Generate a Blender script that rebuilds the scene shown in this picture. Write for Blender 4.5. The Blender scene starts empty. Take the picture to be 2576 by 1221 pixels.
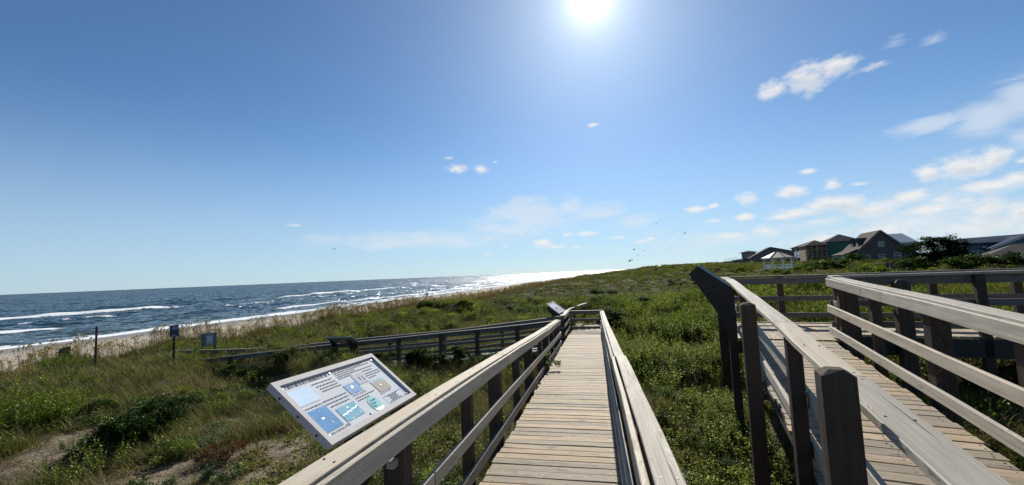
import bpy, math, random
import numpy as np
from mathutils import Vector, Matrix
random.seed(7); rng = np.random.default_rng(11)
scene = bpy.context.scene
COL = scene.collection

# ------------------------------------------------------------------ camera
FPX = 1020.0                                   # focal length in pixels of a 2576 px wide picture
ROLL = math.atan(0.0409); PITCH = math.atan(78.8/FPX); ZC = 1.87
cF = np.array([0, math.cos(PITCH), math.sin(PITCH)]); r0 = np.array([1.0, 0, 0]); u0 = np.array([0, -math.sin(PITCH), math.cos(PITCH)])
cR = math.cos(ROLL)*r0 - math.sin(ROLL)*u0; cU = math.cos(ROLL)*u0 + math.sin(ROLL)*r0
CAM = np.array([0, 0, ZC])
cam_d = bpy.data.cameras.new('camera'); cam = bpy.data.objects.new('camera', cam_d); COL.objects.link(cam)
cam_d.sensor_width = 36.0; cam_d.lens = FPX/2576*36.0; cam_d.clip_start = 0.05; cam_d.clip_end = 60000
cam.matrix_world = Matrix(((cR[0], cU[0], -cF[0], 0), (cR[1], cU[1], -cF[1], 0), (cR[2], cU[2], -cF[2], ZC), (0, 0, 0, 1)))
scene.camera = cam
scene.render.resolution_x = 1024; scene.render.resolution_y = 485
def ray(x, y): return cF*FPX + cR*(x-1288) + cU*(610.5-y)
def atz(x, y, z):
    d = ray(x, y); return CAM + d*((z-ZC)/d[2])
def atR(x, y, r):
    d = ray(x, y); return CAM + d*(r/math.hypot(d[0], d[1]))
def azel(x, y):
    d = ray(x, y); return math.atan2(d[0], d[1]), math.atan2(d[2], math.hypot(d[0], d[1]))

# ------------------------------------------------------------------ light
SUN_AZ, SUN_EL = math.radians(12.9), math.radians(34.5)
SKY_STRENGTH = 0.085; SUN_STRENGTH = 5.0; EXPOSURE = 0.5
vs = scene.view_settings
vs.view_transform = 'Standard'; vs.look = 'None'; vs.gamma = 1.0; vs.use_curve_mapping = False; vs.exposure = EXPOSURE
sun_d = bpy.data.lights.new('sun', 'SUN'); sun_d.energy = SUN_STRENGTH; sun_d.angle = math.radians(0.53); sun_d.color = (1.0, 0.95, 0.86)
sun = bpy.data.objects.new('sun', sun_d); COL.objects.link(sun)
sdir = Vector((math.sin(SUN_AZ)*math.cos(SUN_EL), math.cos(SUN_AZ)*math.cos(SUN_EL), math.sin(SUN_EL)))
sun.rotation_euler = sdir.to_track_quat('Z', 'Y').to_euler(); sun.location = (0, 0, 50)
world = bpy.data.worlds.new('World'); scene.world = world; world.use_nodes = True
world.cycles.sampling_method = 'MANUAL'; world.cycles.sample_map_resolution = 512
scene.cycles.max_bounces = 6; scene.cycles.diffuse_bounces = 3; scene.cycles.glossy_bounces = 3; scene.cycles.transmission_bounces = 3
scene.cycles.transparent_max_bounces = 6; scene.cycles.caustics_reflective = False; scene.cycles.caustics_refractive = False
try: scene.cycles.use_denoising = True
except Exception: pass

class NT:
    """small helper to write node trees"""
    def __init__(s, tree): s.t = tree; s.n = tree.nodes; s.l = tree.links
    def new(s, typ, **kw):
        nd = s.n.new(typ)
        for k, v in kw.items(): setattr(nd, k, v)
        return nd
    def put(s, sock, v):
        if isinstance(v, bpy.types.NodeSocket): s.l.new(v, sock)
        elif v is not None: sock.default_value = v
    def math(s, op, a, b=None, c=None, clamp=False):
        nd = s.new('ShaderNodeMath', operation=op); nd.use_clamp = clamp
        for i, v in enumerate((a, b, c)): s.put(nd.inputs[i], v)
        return nd.outputs[0]
    def vec(s, op, a, b=None, c=None):
        nd = s.new('ShaderNodeVectorMath', operation=op)
        for i, v in enumerate((a, b, c)): s.put(nd.inputs[i], v)
        return nd.outputs['Value'] if op in ('LENGTH', 'DOT_PRODUCT', 'DISTANCE') else nd.outputs[0]
    def noise(s, v, scale, detail=4, rough=0.55, dist=0.0, dim='3D'):
        nd = s.new('ShaderNodeTexNoise', noise_dimensions=dim)
        s.put(nd.inputs['Vector'], v); nd.inputs['Scale'].default_value = scale; nd.inputs['Detail'].default_value = detail
        nd.inputs['Roughness'].default_value = rough; nd.inputs['Distortion'].default_value = dist
        return nd.outputs['Fac']
    def ramp(s, f, stops, interp='LINEAR'):
        nd = s.new('ShaderNodeValToRGB'); cr = nd.color_ramp; cr.interpolation = interp
        while len(cr.elements) < len(stops): cr.elements.new(0.5)
        for e, (p, c) in zip(cr.elements, stops):
            e.position = p; e.color = (*c, 1) if len(c) == 3 else c
        s.put(nd.inputs[0], f); return nd.outputs[0]
    def smooth(s, v, a, b):
        nd = s.new('ShaderNodeMapRange', interpolation_type='SMOOTHSTEP'); s.put(nd.inputs[0], v)
        nd.inputs[1].default_value = a; nd.inputs[2].default_value = b; return nd.outputs[0]
    def mix(s, f, a, b, blend='MIX'):
        nd = s.new('ShaderNodeMix', data_type='RGBA', blend_type=blend); s.put(nd.inputs[0], f)
        for i, v in ((6, a), (7, b)):
            s.put(nd.inputs[i], (*v, 1) if isinstance(v, tuple) and len(v) == 3 else v)
        return nd.outputs[2]
    def bump(s, h, strength, dist=0.01):
        nd = s.new('ShaderNodeBump'); nd.inputs['Strength'].default_value = strength; nd.inputs['Distance'].default_value = dist
        s.put(nd.inputs['Height'], h); return nd.outputs[0]
    def attr(s, name, typ='GEOMETRY', out='Fac'):
        nd = s.new('ShaderNodeAttribute', attribute_name=name, attribute_type=typ); return nd.outputs[out]
    def scale(s, v, sc):
        return s.vec('MULTIPLY', v, tuple(sc))

def build_world():
    k = NT(world.node_tree); k.n.clear()
    out = k.new('ShaderNodeOutputWorld')
    sky = k.new('ShaderNodeTexSky', sky_type='NISHITA'); sky.sun_disc = False
    sky.sun_elevation = SUN_EL; sky.sun_rotation = SUN_AZ; sky.altitude = 0; sky.air_density = 0.7; sky.dust_density = 0.2; sky.ozone_density = 6.0
    bg = k.new('ShaderNodeBackground'); bg.inputs[1].default_value = SKY_STRENGTH
    tc = k.new('ShaderNodeTexCoord'); d = tc.outputs['Generated']
    # glow painted round the sun: hazy-air aureole plus lens glare and overexposure
    ca = k.math('MAXIMUM', k.vec('DOT_PRODUCT', d, tuple(sdir)), 0.0)
    au = None
    for pw_, am_ in ((2500.0, 9.0), (420.0, 3.6), (85.0, 1.3), (12.0, 0.6)):
        t_ = k.math('MULTIPLY', k.math('POWER', ca, pw_), am_); au = t_ if au is None else k.math('ADD', au, t_)
    auc = k.new('ShaderNodeCombineXYZ')
    for i_, w_ in enumerate((1.0, 0.97, 1.0)): k.put(auc.inputs[i_], k.math('MULTIPLY', au, w_))
    k.put(bg.inputs[0], k.vec('ADD', k.vec('MULTIPLY', sky.outputs[0], (0.86, 1.0, 0.95)), auc.outputs[0]))
    sp = k.new('ShaderNodeSeparateXYZ'); k.l.new(d, sp.inputs[0])
    az = k.math('ARCTAN2', sp.outputs[0], sp.outputs[1]); el = k.math('ARCSINE', sp.outputs[2])
    cb = k.new('ShaderNodeCombineXYZ'); k.l.new(az, cb.inputs[0]); k.l.new(el, cb.inputs[1]); ae = cb.outputs[0]
    def field(items, ae):
        m = None
        for cx, cy, rx, ry, amp in items:
            a, e = azel(cx, cy); a2 = azel(cx+rx, cy)[0]; e2 = azel(cx, cy-ry)[1]
            sx, sy = 1/abs(a2-a), 1/abs(e2-e)
            v = k.vec('MULTIPLY_ADD', ae, (sx, sy, 0), (-a*sx, -e*sy, 0))
            q = k.math('MULTIPLY_ADD', k.vec('LENGTH', v), -amp, amp)
            m = q if m is None else k.math('SMOOTH_MAX', m, q, 0.25)
        return m
    cumulus = [(1945, 228, 62, 34, 1), (2030, 198, 92, 56, 1), (2105, 172, 85, 44, 1), (2190, 168, 60, 18, .6),
        (2335, 438, 55, 30, 1), (2430, 420, 120, 48, 1.15), (2500, 398, 70, 40, 1.1), (2570, 405, 40, 14, .7),
        (1990, 482, 62, 26, 1), (2095, 462, 36, 22, .95), (1880, 502, 50, 20, .85), (2035, 431, 32, 10, .8), (2160, 463, 40, 9, .75),
        (2295, 494, 70, 24, 1), (2480, 470, 130, 28, .9), (2560, 448, 70, 26, .9), (2365, 505, 60, 16, .7), (2440, 502, 50, 14, .6),
        (2000, 537, 110, 20, .95), (2100, 512, 110, 30, 1), (2200, 528, 120, 28, .95), (2330, 524, 120, 22, .85), (1960, 546, 60, 14, .9),
        (1750, 527, 38, 11, .95), (1796, 518, 24, 9, .9), (1875, 546, 36, 13, .95), (1800, 556, 32, 10, .85), (1840, 594, 70, 13, .85), (1925, 584, 60, 24, .8),
        (2490, 525, 70, 45, .95), (2565, 535, 60, 45, .95), (2450, 575, 190, 45, .85), (2230, 575, 200, 30, .7), (2080, 600, 160, 22, .65), (2050, 560, 90, 14, .6),
        (1491, 315, 24, 7, .8), (1150, 426, 38, 14, .9), (1208, 426, 28, 16, .9), (1246, 407, 14, 6, .8), (1127, 398, 20, 6, .7),
        (1368, 612, 36, 16, .95), (1392, 622, 50, 9, .9), (1478, 588, 36, 10, .95), (1425, 591, 22, 9, .9), (1550, 598, 32, 7, .85), (1612, 608, 26, 6, .7),
        (1690, 605, 26, 6, .7), (1455, 622, 22, 6, .8), (740, 566, 34, 7, .6), (1640, 600, 22, 7, .7), (1275, 620, 20, 6, .6), (1225, 640, 18, 5, .6)]
    cirrus = [(1340, 540, 170, 60, 1), (1430, 520, 60, 35, .9), (1510, 535, 100, 32, .8), (1605, 558, 75, 26, .8), (1060, 605, 330, 34, .8), (1290, 575, 170, 40, .8),
        (2330, 318, 190, 28, .9), (2480, 300, 150, 60, 1), (2570, 240, 110, 90, .8), (2350, 100, 45, 18, .36), (2255, 110, 35, 22, .34), (2570, 345, 60, 40, .7),
        (1800, 600, 420, 60, .5), (2300, 560, 480, 110, .75)]
    mc = field(cumulus, ae); mi = field(cirrus, ae)
    n1 = k.noise(k.scale(ae, (1, 1.9, 1)), 22, 9, 0.62)
    n2 = k.noise(k.scale(ae, (1, 1.6, 1)), 75, 5, 0.6)
    nn = k.math('ADD', k.math('MULTIPLY', n1, 0.75), k.math('MULTIPLY', n2, 0.25))
    dc = k.math('MULTIPLY_ADD', k.math('SUBTRACT', nn, 0.5), 2.0, mc)
    den = k.smooth(dc, 0.06, 0.92)
    n3 = k.noise(k.scale(ae, (1, 3.2, 1)), 14, 8, 0.6, 0.6)
    di = k.math('MULTIPLY_ADD', k.math('SUBTRACT', n3, 0.5), 1.5, mi)
    deni = k.math('MULTIPLY', k.smooth(di, 0.0, 0.8), 0.6)
    # low haze bank of cloud toward the horizon
    n4 = k.noise(k.scale(ae, (1, 6, 1)), 9, 6, 0.55)
    ae2 = k.vec('ADD', ae, (-0.006, 0.013, 0.0))
    m2_ = field(cumulus, ae2); n1b = k.noise(k.scale(ae2, (1, 1.9, 1)), 22, 6, 0.62)
    dc2 = k.math('MULTIPLY_ADD', k.math('SUBTRACT', n1b, 0.5), 1.75, m2_)
    core = k.math('MULTIPLY', k.smooth(dc2, 0.22, 0.95), k.smooth(dc, 0.25, 0.9))
    ccol = k.mix(core, (1.0, 1.0, 0.99), (0.70, 0.76, 0.84))
    bc = k.new('ShaderNodeBackground'); k.put(bc.inputs[0], ccol); bc.inputs[1].default_value = 0.62
    bi = k.new('ShaderNodeBackground'); bi.inputs[0].default_value = (0.86, 0.93, 1.0, 1); bi.inputs[1].default_value = 0.62
    hz = k.new('ShaderNodeBackground'); hz.inputs[0].default_value = (0.345, 0.445, 0.53, 1); hz.inputs[1].default_value = 1.0
    m0 = k.new('ShaderNodeMixShader'); k.put(m0.inputs[0], k.math('MULTIPLY', k.math('POWER', k.smooth(el, 0.42, 0.0), 1.6), 0.72)); k.l.new(bg.outputs[0], m0.inputs[1]); k.l.new(hz.outputs[0], m0.inputs[2])
    m1 = k.new('ShaderNodeMixShader'); k.put(m1.inputs[0], deni); k.l.new(m0.outputs[0], m1.inputs[1]); k.l.new(bi.outputs[0], m1.inputs[2])
    m2 = k.new('ShaderNodeMixShader'); k.put(m2.inputs[0], k.math('MULTIPLY', den, 0.93)); k.l.new(m1.outputs[0], m2.inputs[1]); k.l.new(bc.outputs[0], m2.inputs[2])
    k.l.new(m2.outputs[0], out.inputs[0])
build_world()

# ------------------------------------------------------------------ object helpers
def tag(o, label=None, cat=None, group=None, kind=None):
    if label: o['label'] = label
    if cat: o['category'] = cat
    if group: o['group'] = group
    if kind: o['kind'] = kind
    return o
def empty(name, loc, label, cat, group=None, rz=0.0):
    o = bpy.data.objects.new(name, None); COL.objects.link(o); o.location = tuple(loc); o.rotation_euler = (0, 0, rz); o.empty_display_size = 0.2
    return tag(o, label, cat, group)
class MB:
    """collects polygons; build() links them as one mesh object"""
    def __init__(s): s.v = []; s.f = []; s.mi = []; s.bc = []; s.bv = []
    def add(s, verts, faces, mi=0, bc=None, bv=0.0):
        b = len(s.v); s.v.extend([tuple(p) for p in verts]); s.f.extend([tuple(i+b for i in f) for f in faces]); s.mi.extend([mi]*len(faces))
        s.bc.extend(bc if bc is not None else [tuple(p) for p in verts]); s.bv.extend([bv]*len(verts))
    def box(s, c, sx, sy, sz, ax=(1, 0, 0), ay=(0, 1, 0), az=(0, 0, 1), mi=0):
        c = np.array(c, float); ax, ay, az = (np.array(a, float) for a in (ax, ay, az))
        vs_ = [c+ax*sx/2*i+ay*sy/2*j+az*sz/2*k_ for i in (-1, 1) for j in (-1, 1) for k_ in (-1, 1)]
        s.add(vs_, [(0, 1, 3, 2), (4, 6, 7, 5), (0, 4, 5, 1), (2, 3, 7, 6), (0, 2, 6, 4), (1, 5, 7, 3)], mi)
    def board(s, P0, P1, w, t, side, n=1, ch=0.004, wob=0.0, taper=1.0, mi=0):
        """plank from P0 to P1 (centre line): w along side, t along the third axis; chamfered; with grain coordinates"""
        P0 = np.array(P0, float); P1 = np.array(P1, float); L = np.linalg.norm(P1-P0); d = (P1-P0)/L
        sd = np.array(side, float); sd -= d*sd.dot(d); sd /= np.linalg.norm(sd); up = np.cross(sd, d); up = up if up[2] >= 0 or abs(up[2]) < .3 else -up
        off = rng.uniform(0, 50, 3); bv = rng.random()
        c = min(ch, t/3, w/3); hw, ht = w/2, t/2
        sec = [(-hw+c, -ht), (hw-c, -ht), (hw, -ht+c), (hw, ht-c), (hw-c, ht), (-hw+c, ht), (-hw, ht-c), (-hw, -ht+c)]
        vs_, bc = [], []
        for i in range(n+1):
            q = i/n; base = P0+(P1-P0)*q
            if wob and 0 < i < n: base = base+up*rng.normal(0, wob)+sd*rng.normal(0, wob)
            sc = 1+(taper-1)*q
            for a, b in sec:
                vs_.append(base+sd*a*sc+up*b*sc); bc.append((off[0]+L*q, off[1]+a, off[2]+b))
        fs = []
        for i in range(n):
            for j in range(8):
                k2 = (j+1) % 8; fs.append((i*8+j, i*8+k2, i*8+8+k2, i*8+8+j))
        fs.append(tuple(range(7, -1, -1))); fs.append(tuple(n*8+j for j in range(8)))
        s.add(vs_, fs, mi, bc, bv)
    def prism(s, poly, ext, mi=0):
        """poly: list of 3-D points (one face), ext: extrusion vector"""
        n = len(poly); e = np.array(ext, float); a = [np.array(p, float) for p in poly]; b = [p+e for p in a]
        s.add(a+b, [tuple(range(n-1, -1, -1)), tuple(range(n, 2*n))]+[(i, (i+1) % n, n+(i+1) % n, n+i) for i in range(n)], mi)
    def tube(s, pts, radii, k_=6, mi=0):
        pts = [np.array(p, float) for p in pts]; vs_, fs = [], []
        for i, p in enumerate(pts):
            d = pts[min(i+1, len(pts)-1)]-pts[max(i-1, 0)]; d = d/(np.linalg.norm(d)+1e-9)
            a = np.cross(d, (0.31, 0.17, 0.93)); a /= np.linalg.norm(a); b = np.cross(d, a)
            for j in range(k_):
                th = 2*math.pi*j/k_; vs_.append(p+(a*math.cos(th)+b*math.sin(th))*radii[i])
        for i in range(len(pts)-1):
            for j in range(k_):
                j2 = (j+1) % k_; fs.append((i*k_+j, i*k_+j2, i*k_+k_+j2, i*k_+k_+j))
        fs.append(tuple(range(k_-1, -1, -1))); fs.append(tuple((len(pts)-1)*k_+j for j in range(k_)))
        s.add(vs_, fs, mi)
    def mesh(s, name, mats):
        me = bpy.data.meshes.new(name); me.from_pydata(s.v, [], s.f)
        for m in (mats if isinstance(mats, (list, tuple)) else [mats]): me.materials.append(m)
        me.polygons.foreach_set('material_index', s.mi)
        a = me.attributes.new('bcoord', 'FLOAT_VECTOR', 'POINT'); a.data.foreach_set('vector', np.array(s.bc, np.float32).ravel())
        a = me.attributes.new('bvar', 'FLOAT', 'POINT'); a.data.foreach_set('value', np.array(s.bv, np.float32))
        me.update(); return me
    def build(s, name, mats, parent=None, smooth=False):
        me = s.mesh(name, mats); o = bpy.data.objects.new(name, me); COL.objects.link(o)
        if smooth: me.polygons.foreach_set('use_smooth', [True]*len(me.polygons))
        if parent is not None:
            o.parent = parent; o.matrix_parent_inverse = Matrix.LocRotScale(parent.location, parent.rotation_euler, None).inverted() if parent.parent is None else Matrix()
        return o
def obj_from(name, me, parent=None):
    o = bpy.data.objects.new(name, me); COL.objects.link(o)
    if parent is not None: o.parent = parent
    return o

# ------------------------------------------------------------------ materials
def new_mat(name):
    m = bpy.data.materials.new(name); m.use_nodes = True; k = NT(m.node_tree); k.n.clear()
    out = k.new('ShaderNodeOutputMaterial'); return m, k, out
def principled(k, out, col, rough=0.6, normal=None, spec=0.5, metal=0.0, coat=0.0):
    p = k.new('ShaderNodeBsdfPrincipled'); k.put(p.inputs['Base Color'], (*col, 1) if isinstance(col, tuple) and len(col) == 3 else col)
    k.put(p.inputs['Roughness'], rough); p.inputs['Specular IOR Level'].default_value = spec; p.inputs['Metallic'].default_value = metal
    p.inputs['Coat Weight'].default_value = coat
    if normal is not None: k.l.new(normal, p.inputs['Normal'])
    k.l.new(p.outputs[0], out.inputs[0]); return p
def simple_mat(name, col, rough=0.6, var=0.15, scale=6.0, spec=0.4, metal=0.0, coat=0.0, bump=0.0):
    m, k, out = new_mat(name); tc = k.new('ShaderNodeTexCoord')
    n = k.noise(tc.outputs['Object'], scale, 5, 0.6)
    c = k.mix(k.smooth(n, 0.3, 0.7), tuple(x*(1-var) for x in col), tuple(min(1, x*(1+var)) for x in col))
    nb = k.bump(k.noise(tc.outputs['Object'], scale*8, 4), bump, 0.01) if bump else None
    principled(k, out, c, rough, nb, spec, metal, coat); return m
def wood_mat(name, dark, mid, light, warm, warm_amt=0.35, rough=0.62, grain=1.0, spec=0.5, moss=0.0):
    """weathered board: long stretched rings, cracks, knots, per-board tint"""
    m, k, out = new_mat(name)
    b = k.attr('bcoord', out='Vector'); bv = k.attr('bvar')
    warp = k.noise(k.scale(b, (1.1, 4, 4)), 1.0, 2)
    w2 = k.new('ShaderNodeCombineXYZ'); k.put(w2.inputs[1], k.math('MULTIPLY', k.math('SUBTRACT', warp, 0.5), 0.16)); k.put(w2.inputs[2], k.math('MULTIPLY', k.math('SUBTRACT', warp, 0.5), 0.10))
    bb = k.vec('ADD', b, w2.outputs[0])
    rings = k.new('ShaderNodeTexWave', wave_type='RINGS', rings_direction='X', wave_profile='SAW')
    k.put(rings.inputs['Vector'], k.scale(bb, (0.05, 1, 1))); rings.inputs['Scale'].default_value = 58*grain; rings.inputs['Distortion'].default_value = 3.5
    rings.inputs['Detail'].default_value = 3; rings.inputs['Detail Scale'].default_value = 0.6
    fine = k.noise(k.scale(b, (2.2, 130, 130)), 1.0, 4, 0.6)
    fib = k.noise(k.scale(b, (0.8, 45, 45)), 1.0, 3, 0.6)
    blotch = k.noise(k.scale(b, (1.3, 6, 6)), 1.0, 4, 0.6)
    g = k.math('ADD', k.math('MULTIPLY', rings.outputs['Fac'], 0.34), k.math('ADD', k.math('MULTIPLY', fine, 0.36), k.math('MULTIPLY', fib, 0.40)))
    c = k.ramp(g, [(0.24, dark), (0.46, mid), (0.78, light)])
    wf = k.math('MULTIPLY', k.smooth(k.math('ADD', blotch, k.math('MULTIPLY', k.math('SUBTRACT', bv, 0.5), 0.7)), 0.42, 0.72), warm_amt)
    c = k.mix(wf, c, k.mix(0.6, c, warm))
    c = k.mix(k.math('MULTIPLY', k.math('SUBTRACT', 0.75, bv, clamp=True), 0.85), c, k.mix(1.0, c, (0.55, 0.55, 0.56), 'MULTIPLY'))
    crack = k.smooth(k.noise(k.scale(b, (0.9, 60, 60)), 1.0, 2, 0.5), 0.68, 0.74)
    c = k.mix(k.math('MULTIPLY', crack, 0.75), c, tuple(x*0.25 for x in dark))
    kn = k.new('ShaderNodeTexVoronoi', feature='F1'); k.put(kn.inputs['Vector'], k.scale(b, (2.1, 9, 9))); kn.inputs['Scale'].default_value = 1.0
    kf = k.math('SUBTRACT', 1.0, k.smooth(kn.outputs['Distance'], 0.10, 0.2))
    c = k.mix(k.math('MULTIPLY', kf, 0.6), c, tuple(x*0.45 for x in warm))
    if moss:
        mf = k.math('MULTIPLY', k.smooth(k.noise(k.scale(b, (3, 9, 9)), 1.0, 5, 0.65), 0.56, 0.68), moss)
        c = k.mix(mf, c, (0.075, 0.075, 0.068))
    h = k.math('SUBTRACT', k.math('ADD', k.math('MULTIPLY', rings.outputs['Fac'], 0.5), fine), k.math('MULTIPLY', crack, 1.5))
    principled(k, out, c, rough, k.bump(h, 0.55, 0.004), spec); return m
M = {}
M['deck'] = wood_mat('weathered_deck_wood', (0.11, 0.086, 0.062), (0.285, 0.235, 0.17), (0.435, 0.37, 0.28), (0.42, 0.28, 0.15), 0.7, 0.72, spec=0.22, moss=0.6)
M['rail'] = wood_mat('weathered_rail_wood', (0.12, 0.10, 0.08), (0.375, 0.335, 0.27), (0.57, 0.525, 0.44), (0.42, 0.315, 0.20), 0.5, 0.66, 1.0, 0.17)
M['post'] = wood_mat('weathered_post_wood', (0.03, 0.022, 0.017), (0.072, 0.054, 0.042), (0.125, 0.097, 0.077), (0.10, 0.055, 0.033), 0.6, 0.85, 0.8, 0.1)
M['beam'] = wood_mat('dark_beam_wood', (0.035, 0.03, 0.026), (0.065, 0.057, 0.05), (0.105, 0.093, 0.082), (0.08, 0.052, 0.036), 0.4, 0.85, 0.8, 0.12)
M['old'] = wood_mat('old_grey_rail_wood', (0.07, 0.062, 0.056), (0.14, 0.13, 0.115), (0.225, 0.21, 0.19), (0.15, 0.11, 0.075), 0.3, 0.72, 0.9, 0.3)
M['nail'] = simple_mat('rusty_nail_steel', (0.05, 0.035, 0.028), 0.5, 0.3, 40)
M['frame'] = simple_mat('white_plastic_frame', (0.46, 0.44, 0.435), 0.7, 0.05, 9, 0.05)
M['screw'] = simple_mat('dark_screw', (0.05, 0.05, 0.055), 0.4, 0.2, 50, 0.5, 0.6)

def foliage_mat(name, cols, trans=0.45, rough=0.5, gloss=0.06, tip=None):
    m, k, out = new_mat(name)
    t = k.attr('tint', 'INSTANCER'); oi = k.new('ShaderNodeObjectInfo'); lv = k.attr('leafv')
    f = k.math('ADD', k.math('MULTIPLY', k.math('FRACT', k.math('ADD', t, k.math('MULTIPLY', oi.outputs['Random'], 0.37))), 0.62), k.math('MULTIPLY', lv, 0.38))
    n = len(cols); c = k.ramp(f, [(i/(n-1), col) for i, col in enumerate(cols)])
    if tip is not None: c = k.mix(k.math('MULTIPLY', k.smooth(k.attr('tipf'), 0.55, 1.0), 0.7), c, tip)
    d = k.new('ShaderNodeBsdfDiffuse'); k.put(d.inputs[0], c)
    tr = k.new('ShaderNodeBsdfTranslucent'); k.put(tr.inputs[0], k.mix(1.0, c, (1.2, 1.25, 0.62), 'MULTIPLY'))
    mx = k.new('ShaderNodeMixShader'); mx.inputs[0].default_value = trans; k.l.new(d.outputs[0], mx.inputs[1]); k.l.new(tr.outputs[0], mx.inputs[2])
    gl = k.new('ShaderNodeBsdfGlossy'); gl.inputs['Roughness'].default_value = rough+.12; k.put(gl.inputs[0], k.mix(0.5, (0.8, 0.85, 0.7), k.mix(1.0, c, (5.0, 5.0, 5.0), 'MULTIPLY')))
    m3 = k.new('ShaderNodeMixShader'); m3.inputs[0].default_value = gloss*0.42; k.l.new(mx.outputs[0], m3.inputs[1]); k.l.new(gl.outputs[0], m3.inputs[2])
    k.l.new(m3.outputs[0], out.inputs[0]); return m
M['grass'] = foliage_mat('dune_grass_blades', [(0.032, 0.040, 0.012), (0.062, 0.070, 0.022), (0.105, 0.104, 0.038), (0.19, 0.165, 0.08)], 0.42, 0.4, 0.07, (0.17, 0.145, 0.075))
M['dry'] = foliage_mat('dry_grass_blades', [(0.13, 0.095, 0.05), (0.20, 0.15, 0.085), (0.28, 0.22, 0.14), (0.12, 0.075, 0.045)], 0.35, 0.5, 0.05)
M['herb'] = foliage_mat('bright_herb_leaves', [(0.036, 0.06, 0.010), (0.085, 0.125, 0.018), (0.155, 0.19, 0.028), (0.24, 0.25, 0.045)], 0.58, 0.35, 0.08)
M['creeper'] = foliage_mat('low_creeper_leaves', [(0.06, 0.085, 0.015), (0.10, 0.12, 0.022), (0.16, 0.15, 0.035), (0.14, 0.09, 0.03)], 0.42, 0.4, 0.07)
M['shrub'] = foliage_mat('dark_shrub_leaves', [(0.018, 0.036, 0.010), (0.03, 0.055, 0.014), (0.05, 0.085, 0.02), (0.085, 0.12, 0.028)], 0.34, 0.32, 0.09)
M['grey_shrub'] = foliage_mat('grey_green_shrub_leaves', [(0.06, 0.085, 0.04), (0.09, 0.12, 0.058), (0.14, 0.17, 0.085)], 0.35, 0.4, 0.09)
M['oats'] = foliage_mat('sea_oat_stalks', [(0.16, 0.11, 0.05), (0.24, 0.17, 0.085), (0.33, 0.25, 0.13), (0.14, 0.085, 0.045)], 0.4, 0.5, 0.04)
M['red_shrub'] = foliage_mat('rusty_low_leaves', [(0.06, 0.03, 0.018), (0.10, 0.045, 0.025), (0.06, 0.055, 0.02), (0.13, 0.07, 0.035)], 0.35, 0.4, 0.05)
M['pine'] = foliage_mat('dark_cedar_leaves', [(0.014, 0.026, 0.012), (0.022, 0.04, 0.016), (0.034, 0.055, 0.02)], 0.22, 0.45, 0.05)
M['bark'] = simple_mat('grey_brown_bark', (0.09, 0.07, 0.055), 0.85, 0.3, 20, 0.2, bump=0.5)

# ------------------------------------------------------------------ terrain
SH = math.radians(19.3)                        # the shore runs in this direction
def uf(x, y): return x*math.sin(SH)+y*math.cos(SH)
def nf(x, y): return -(x*math.cos(SH)-y*math.sin(SH))
_nx = np.array([-600, -200, -90, -40, -22, -12, -7, -3.5, 0, 6, 14, 23, 27, 30, 34, 48, 66, 80, 140, 400], float)
_nz = np.array([1.2, .9, .6, .45, .3, .1, -.15, -.75, -1.15, -1.25, -1.22, -1.38, -1.62, -2.35, -2.7, -3.35, -4.0, -4.5, -7, -14], float)
_waves = [(rng.uniform(0, 2*math.pi), rng.uniform(0, 6.3), 2*math.pi/L, A) for L, A in ((3.1, .10), (4.3, .12), (5.9, .13), (8.3, .13), (12, .12), (17, .13), (29, .16), (47, .2), (80, .2))]
def ground_z(x, y):
    x = np.asarray(x, float); y = np.asarray(y, float)
    u = uf(x, y); n = nf(x, y); d = np.hypot(x, y)
    n2 = n - np.clip((u-60)*0.055, 0, 120)*(n > -400)      # the coast curves slowly away
    z = np.interp(n2, _nx, _nz)
    land = 1/(1+np.exp((n2-29)/1.2))
    z = z + land*np.clip((u-105)*0.0105, 0, 3.0)*np.clip((16-n2)/40+.35, 0.1, 1)
    h = 0
    for th, ph, kk, A in _waves:
        fade = np.clip((d-4)/10, 0.3, 1) if kk > .5 else np.clip((d-12)/60, 0.0, 1)
        h = h + A*fade*np.sin(kk*(x*math.cos(th)+y*math.sin(th))+ph)
    z = z + h*land
    # keep the sand below the walkway decks
    s = x*math.sin(A0)+y*math.cos(A0); l = x*math.cos(A0)-y*math.sin(A0)
    k1 = np.clip((2.6-np.abs(l+.55))/1.2, 0, 1)*np.clip((18-s)/2, 0, 1)
    z = z - k1*np.clip(z-(M0*s-.55), 0, 9)
    s2 = x*math.sin(A1)+y*math.cos(A1); l2 = x*math.cos(A1)-y*math.sin(A1)
    k2 = np.clip((2.3-np.abs(l2-1.4))/1.0, 0, 1)*np.clip((10-s2)/1.5, 0, 1)
    z = z - k2*np.clip(z-(RZ0+M1*s2-.9), 0, 9)
    k3 = np.clip((s2-8)/1, 0, 1)*np.clip((12.5-s2)/1, 0, 1)*np.clip((l2+.5)/1, 0, 1)
    z = z - k3*np.clip(z-.0, 0, 9)
    return z
A0, M0 = math.radians(11.585), -0.0375         # straight boardwalk: heading and slope
A1, M1, RZ0 = math.radians(24.2), 0.0433, 0.12 # ramp on the right: heading, slope, height at its foot
PZ = 0.515                                     # deck height of the platform
def onG(px, py, rmax=400):
    d = ray(px, py); d = d/math.hypot(d[0], d[1]); r = 2.0
    while r < rmax:
        p = CAM+d*r
        if p[2] <= float(ground_z(p[0], p[1])): break
        r *= 1.01
    return np.array([p[0], p[1], float(ground_z(p[0], p[1]))])

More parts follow.
